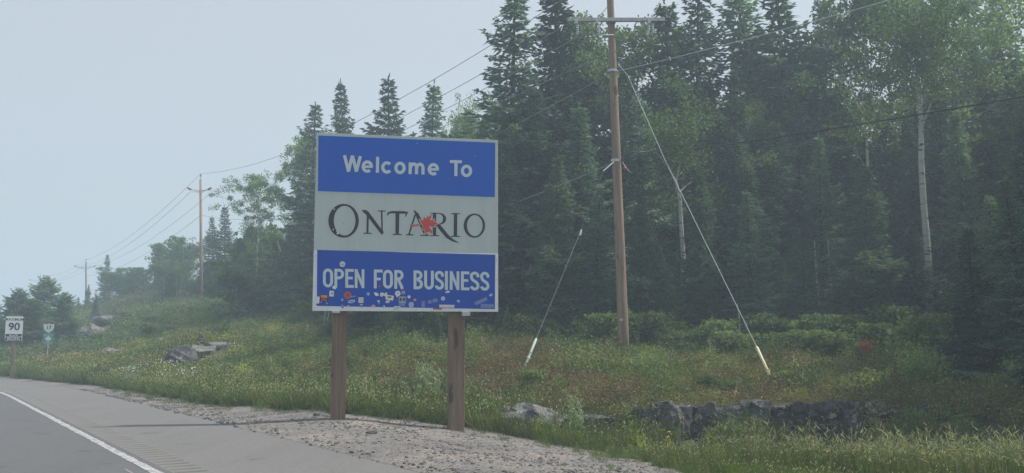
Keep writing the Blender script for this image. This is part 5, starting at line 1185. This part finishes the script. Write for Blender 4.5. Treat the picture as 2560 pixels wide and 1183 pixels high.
def cover(n, u0, u1, v0, v1, s0, s1, name, label, sel=None):
    u, v, p = rand_uv(n, u0, u1, v0, v1); cp = (p[:, 0] / np.maximum(p[:, 1], .1))
    keep = (p[:, 1] > 8) & (np.abs(cp) < .85)
    keep &= v > gravel_v(u) + 1.0 + .6 * fbm(u * .7, v * 0, 71)
    if sel is not None: keep &= sel(p, u, v)
    keep &= clear_of_rocks(p)
    u, v, p = u[keep], v[keep], p[keep]
    return scatter(name, p, PB, label, bank_kind(p, u, v), s0, s1)
rockband = lambda p: (p[:, 0] > 2.5) & (p[:, 0] < 8.9) & (p[:, 1] < np.interp(p[:, 0], [2.5, 5.5, 8.9], [19.6, 19.0, 17.7]))
nearditch = lambda p, u, v: ~rockband(p) & ~((p[:, 0] > 2) & (p[:, 1] < np.interp(p[:, 0], [8, 9.5], [17.2, 14.8])))
cover(9500, 2, 34, 9.5, 27, .55, 1.25, 'bank_undergrowth', 'mixed green and reddish low plants covering the bank', nearditch)
cover(6000, 34, 62, 6.5, 30, .8, 1.7, 'slope_undergrowth', 'green low plants covering the slope left of the sign')
cover(5200, 62, 125, 7, 46, 1.5, 3.0, 'far_slope_undergrowth', 'hazy green low plants on the far slope')
def patch_cover(name, label, spots, protos, s0, s1, dens=9):
    P_ = []
    for px, py, rx, ry in spots:
        c = hit(px, py); n = int(dens * rx * ry * 3.14); P_.append(np.c_[c[0] + rng.normal(0, rx * .55, n), c[1] + rng.normal(0, ry * .55, n)])
    P_ = np.vstack(P_); uu, vv_ = uv(P_); k = ((vv_ - curve(uu)) > gravel_v(uu) + .8) & clear_of_rocks(P_) & ~rockband(P_); return scatter(name, P_[k], protos, label, None, s0, s1)
patch_cover('fern_patch', 'bright yellow green ferns in a strip across the slope left of the sign', [(640, 830, 2.2, 1.0), (700, 822, 2.4, 1.0), (760, 812, 2.4, 1.0), (820, 806, 2.2, 1.0), (590, 842, 1.4, .8)], BU['yellow'], 1.3, 2.1, 20)
patch_cover('bright_weeds', 'light green leafy weeds on the slope just left of the left post', [(700, 925, 2.4, 1.8), (620, 930, 2.2, 1.8), (560, 905, 2, 1.5), (770, 885, 2.2, 1.5), (520, 940, 1.8, 1.2), (1700, 955, 1.5, 1.0), (2090, 960, 1.4, .9), (1850, 945, 1.4, .8)], BU['yellow'] + BU['green'], .8, 1.3, 4.5)
patch_cover('reddish_bushes', 'reddish brown low bushes spread around and right of the right post', [(980, 905, 1.7, 1.4), (1060, 915, 1.9, 1.6), (1170, 895, 2.2, 1.5), (1250, 925, 1.8, 1.6), (1330, 960, 1.8, 1.3), (1390, 915, 1.8, 1.4), (1100, 960, 1.5, 1.2), (1230, 985, 1.2, 1.0), (1560, 1000, 1.2, .8), (1430, 970, 1.4, 1.0), (800, 850, 2.2, 1.4), (700, 858, 2, 1.4)], BU['brown'], .85, 1.35, 9)
patch_cover('olive_bushes', 'olive and golden low bushes on the bank right of the near pole', [(1480, 935, 1.6, 1.3), (1560, 945, 1.6, 1.3), (1640, 965, 1.6, 1.2), (1740, 945, 1.6, 1.2), (1860, 970, 1.4, 1.0), (1990, 965, 1.5, 1.1), (2110, 975, 1.4, 1.0)], BU['olive'], .85, 1.35, 7)
MO = [bush_proto('mound_a', 81, [M['shrub']], rad=.55, h=.75, n=1300, leaf=.055, stems=16), bush_proto('mound_b', 82, [M['shrub_olive']], rad=.6, h=.6, n=1300, leaf=.048, stems=18), bush_proto('mound_c', 83, [M['shrub_brown']], rad=.6, h=.55, n=1400, leaf=.042, stems=18), bush_proto('mound_d', 84, [M['shrub']], rad=.35, h=.95, n=800, leaf=.06, stems=9, spiky=.35)]
u, v, p = rand_uv(1700, 4, 100, 9.5, 32); k = (fbm(p[:, 0] * .22, p[:, 1] * .22, 131) > -.05) & clear_of_rocks(p) & ~rockband(p) & (v > gravel_v(u) + 2.2) & (p[:, 1] > 17); p = p[k]
scatter('scattered_bushes', p, MO, 'rounded bushes standing higher than the low plants of the bank and slope', rng.choice(4, len(p), p=[.3, .27, .23, .2]), .5, 1.4)
u, v, p = rand_uv(7000, 2, 70, 8.5, 27); k = (fbm(p[:, 0] * .3, p[:, 1] * .3, 151) + rng.normal(0, .12, len(p)) > .0) & clear_of_rocks(p) & ~rockband(p) & (v > gravel_v(u) + .8) & (p[:, 1] > 15); p = p[k]
scatter('bank_grass', p, GT, 'patches of fine green and dry grass between the low plants', rng.choice(3, len(p), p=[.3, .25, .45]), .8, 1.5)
xs = rng.uniform(2.4, 9.3, 420); p = np.c_[xs, np.interp(xs, [2.4, 5.5, 9.3], [19.5, 18.85, 17.4]) + rng.uniform(-.1, .55, 420)]
o = scatter('rock_top_plants', np.c_[p, np.full(420, .12)], [BU['brown'][1], BU['olive'][1], GT[2], GT[0]], 'dry grass and low plants hanging over the edge of the dark rock face', None, .6, 1.1, .3)
xs = rng.uniform(2.2, 9.0, 230); p = np.c_[xs, np.interp(xs, [2.2, 5.5, 9.0], [18.7, 17.9, 16.7]) + rng.uniform(-.5, .25, 230)]; p = p[fbm(p[:, 0] * .9, p[:, 0] * 0, 201) > .12]
scatter('rock_foot_plants', p, [BU['green'][1], BU['olive'][1], MO[3], MO[1]], 'low plants growing against the foot of the dark rock face', rng.choice(4, len(p), p=[.35, .3, .2, .15]), .45, .95, .2)
patch_cover('brown_mounds', 'knee high reddish brown and olive shrubs in mounds behind the posts', [(960, 890, 1.8, 1.2), (1060, 900, 2.2, 1.6), (1180, 885, 2.2, 1.4), (1270, 905, 2, 1.4), (1390, 900, 1.8, 1.2), (1330, 940, 1.6, 1.0), (1470, 940, 1.4, 1.0), (1640, 950, 1.6, 1.0), (1760, 950, 1.4, .9), (1900, 950, 1.5, 1.0), (2060, 950, 1.5, 1.0), (2200, 960, 1.4, 1.0)], [MO[2], MO[1], MO[2], MO[0]], .5, 1.15, 1.5)
# grass verge along the gravel edge
def verge(n, u0, u1, a, b, protos, name, label, s0, s1, pw=1.5, extra=None):
    u = rng.uniform(u0, u1, n); v = gravel_v(u) + a + (b - a) * rng.random(n) ** pw + .25 * fbm(u * 1.7, u * 0, 41); p = xy(u, v + curve(u)); k = (p[:, 1] > 7) & (np.abs(p[:, 0] / p[:, 1]) < .85)
    if extra is not None: k &= extra(p)
    k &= clear_of_rocks(p) | (rng.random(n) < .25)
    p = p[k]; return scatter(name, p, protos, label, rng.choice(len(protos), len(p), p=[.47, .38, .15][:len(protos)] if len(protos) == 3 else None), s0, s1)
verge(9000, 14, 42, -.15, 2.6, GT, 'roadside_grass', 'green roadside grass growing along the gravel edge', .7, 1.35)
verge(9000, 40, 85, -.2, 4.2, GT, 'far_roadside_grass', 'tall roadside grass left of the outcrop along the bending road', 1.1, 2.0)
verge(5500, 3, 16, -.1, 5.5, GT, 'ditch_grass', 'green grass in the ditch between gravel and rock face', .4, .8, 1.1, lambda p: ~((p[:, 0] > 1.5) & (p[:, 1] > np.interp(p[:, 0], [1.5, 3, 6, 9], [19.0, 18.2, 16.8, 16.2]))))
# sparse tufts on the gravel margin
u = rng.uniform(6, 34, 420); v = gravel_v(u) - rng.random(420) ** 2 * 1.1; p = xy(u, v + curve(u)); scatter('gravel_grass', p, GT, 'sparse grass tufts coming up through the gravel', None, .25, .55)
# tall pale seeding grass, lower right
n = 3300; p = np.c_[rng.uniform(3.0, 13, n), rng.uniform(11.4, 14.8, n)]
e = np.interp(p[:, 0], [3, 4.5, 7, 13], [12.8, 12.0, 11.6, 11.6]); uu, vv_ = uv(p); k = (p[:, 1] > e) & (vv_ > gravel_v(uu) + .4) & (p[:, 1] < np.interp(p[:, 0], [3, 6, 9, 13], [14.2, 13.9, 13.6, 13.6])) & (rng.random(n) < np.interp(p[:, 0] / p[:, 1], [.2, .33, .45], [.15, .8, 1]))
scatter('seeding_grass', p[k], TALL, 'tall pale seeding grass filling the ditch at the lower right', None, .75, 1.25, .07)
WD = [bush_proto('stalk_a', 91, [M['grass']], rad=.10, h=.85, n=160, leaf=.06, stems=5, spiky=.9), bush_proto('stalk_b', 92, [M['shrub_brown']], rad=.12, h=.75, n=120, leaf=.05, stems=6, spiky=.9), bush_proto('stalk_c', 93, [M['shrub']], rad=.14, h=.7, n=220, leaf=.065, stems=6, spiky=.6), bush_proto('stalk_d', 94, [M['seed']], rad=.12, h=.8, n=70, leaf=.06, stems=9, spiky=1.0)]
u, v, p = rand_uv(1500, 6, 80, 7.5, 26); k = (v > gravel_v(u) + .4) & ~rockband(p) & clear_of_rocks(p) & (fbm(p[:, 0] * .4, p[:, 1] * .4, 171) > -.12) & (p[:, 1] > 13); p = p[k]
scatter('tall_stalks', p, WD, 'single taller weeds and dead stalks rising out of the grass and low plants', None, .45, 1.15)
# flowers in the verge
FLW = [bush_proto('orange_flowers', 51, [M['grass'], M['flower_orange']], rad=.3, h=.5, n=60, leaf=.07, spiky=.9, dots=26), bush_proto('white_flowers', 52, [M['grass'], M['flower_white']], rad=.3, h=.45, n=60, leaf=.07, spiky=.9, dots=22), bush_proto('yellow_flowers', 53, [M['grass'], M['flower_yellow']], rad=.2, h=.4, n=40, leaf=.06, spiky=.9, dots=6)]
pts = np.vstack([np.c_[at(px, 900, Y)[:2][None] + rng.normal(0, s, (n, 2))] for px, Y, s, n in ((140, 46, 1.3, 70), (230, 44, 1.6, 26), (330, 36, 1.3, 34), (420, 31, 1.2, 22), (300, 40, 1.4, 20))])
kk = np.r_[np.zeros(70), np.zeros(26), np.ones(34), np.ones(22), np.ones(20)].astype(int)
uu, vv_ = uv(pts); kp = (vv_ - curve(uu)) > gravel_v(uu) + .5; pts, kk = pts[kp], kk[kp]
scatter('wildflowers', pts, FLW, 'small orange and white wildflowers in the roadside grass', kk, .8, 1.4)
pts = np.array([at(px, py, Y)[:2] for px, py, Y in ((1670, 1085, 18.3), (1675, 1090, 18), (1795, 1083, 18.4), (2050, 1115, 16.6), (620, 845, 47), (540, 845, 48), (1970, 910, 24), (1792, 1055, 18.9), (1060, 900, 22))]); scatter('yellow_flowers', pts, FLW, 'single yellow flowers among the weeds', np.full(len(pts), 2), .8, 1.1)
# gravel stones
def pebble(seed, mat):
    bm = bmesh.new(); bmesh.ops.create_icosphere(bm, subdivisions=1, radius=.5); r = random.Random(seed)
    for v_ in bm.verts: v_.co = Vector((v_.co.x * r.uniform(.8, 1.2), v_.co.y * r.uniform(.6, 1), v_.co.z * r.uniform(.4, .75)))
    me = bpy.data.meshes.new('pebble'); bm.to_mesh(me); bm.free(); me.materials.append(mat); return me
PE = [pebble(k, M[m_]) for k, m_ in enumerate(('rock_pale', 'rock_grey', 'rock_dark', 'gravel', 'gravel'))]
n = 30000; u = 6 + 30 * rng.random(n) ** 1.15; f_ = rng.random(n); v = V_EDGE - .12 + (gravel_v(u) + .3 - V_EDGE) * f_ ** .8; k = fbm(u * .8, v * 1.1, 55) + rng.normal(0, .35, n) > -.15; u, v = u[k], v[k]
p = xy(u, v + curve(u)); sz = .010 + .045 * rng.random(len(p)) ** 5
o = scatter('gravel_stones', np.c_[p, np.full(len(p), .016)], PE, 'loose stones of the gravel strip', rng.choice(5, len(p), p=[.24, .2, .04, .26, .26]), 1, 1, .3)
o.data.attributes['scl'].data.foreach_set('value', (sz * 1.5).astype(np.float32))
# weeds that stand out, one by one
def weed(name, mesh, px, py, Y, s, label, cat='plant', group=None, z=None):
    q = at(px, py, Y); o = link(name, mesh); o.location = (q[0], q[1], tz(q[0], q[1]) - .02); o.scale = (s, s, s); o.rotation_euler = (0, 0, random.uniform(0, 6)); tag(o, label, cat, group); return o
SILV = bush_proto('silver_bush', 61, [M['silver']], rad=.36, h=1.0, n=1500, leaf=.075, stems=26, spiky=.75)
SILV2 = bush_proto('silver_bush_b', 62, [M['silver']], rad=.3, h=.9, n=700, leaf=.07, stems=16, spiky=.8)
WEED = bush_proto('green_weed', 63, [M['shrub_yellow']], rad=.17, h=.8, n=420, leaf=.07, stems=9, spiky=.6); WEED2 = bush_proto('green_weed_b', 64, [M['silver']], rad=.18, h=.8, n=380, leaf=.07, stems=8, spiky=.6)
RUST = bush_proto('rust_sprig', 65, [M['rust']], rad=.16, h=.35, n=150, leaf=.06, stems=6)
weed('silver_weed', SILV, 1068, 1030, 20.9, 1.0, 'large feathery grey green weed between the two sign posts', 'weed')
weed('silver_weed', SILV, 1045, 1030, 21.6, .8, 'smaller feathery grey green weed behind the large one between the posts', 'weed')
weed('silver_weed', SILV2, 1112, 1030, 21.2, .95, 'feathery grey green weed just left of the right post', 'weed')
weed('silver_weed', SILV2, 1440, 1080, 18.8, .95, 'feathery pale weed in front of the rocks right of the sign', 'weed')
weed('silver_weed', SILV2, 1480, 1090, 18.6, .6, 'small feathery pale weed right of the taller pale one', 'weed')
weed('silver_weed', WEED2, 1700, 1110, 17.4, .75, 'grey green upright weed in front of the dark rock face', 'weed')
weed('green_weed', WEED, 1582, 1110, 17.2, .80, 'bright green upright weed at the left end of the rock face', 'weed')
weed('green_weed', WEED, 1608, 1110, 16.9, .55, 'short bright green weed right beside the taller one', 'weed')
weed('green_weed', WEED, 1775, 1140, 15.7, .62, 'bright green weed in the ditch grass near the middle of the rock face', 'weed')
weed('green_weed', WEED, 1800, 1150, 15.3, .45, 'low bright green weed in the ditch grass, right of a taller one', 'weed')
weed('green_weed', WEED, 1855, 1150, 15.2, .4, 'lowest bright green weed in the ditch grass', 'weed')
weed('green_weed', WEED, 1345, 1085, 18.6, .5, 'green weed in front of the pale boulder', 'weed')
weed('green_weed', WEED, 1385, 1090, 18.2, .45, 'green weed right of the pale boulder', 'weed')
weed('rust_sapling', RUST, 2166, 925, 23.0, 1.0, 'small dead sapling with rust red leaves in the dark bushes', 'sapling').location.z += .55
weed('dead_fern', RUST, 1512, 905, 25.5, .7, 'thin rusty dead stalk left of the near pole foot', 'plant')

# ------------------------------------------------------------------ smoke haze, one even volume
hz = MB().box((-150, 200, 27), (1100, 720, 80)).build('haze', None) if False else None
bmh = MB().box((-120, 190, 0), (1160, 760, 1)); V = np.array(bmh.v); V[:, 2] = np.where(V[:, 2] > 0, 46.0, -7.0)
hm = pmesh('haze', V.tolist(), bmh.f); hzo = link('haze', hm); tag(hzo, 'thin blue grey smoke haze in the air', kind='stuff')
m = bpy.data.materials.new('smoke_haze'); m.use_nodes = True; m.node_tree.nodes.clear()
pv = m.node_tree.nodes.new('ShaderNodeVolumePrincipled'); pv.inputs['Color'].default_value = (.67, .84, .96, 1); pv.inputs['Density'].default_value = HAZE_DENSITY; pv.inputs['Anisotropy'].default_value = .2
ou = m.node_tree.nodes.new('ShaderNodeOutputMaterial'); m.node_tree.links.new(pv.outputs[0], ou.inputs['Volume']); hm.materials.append(m)
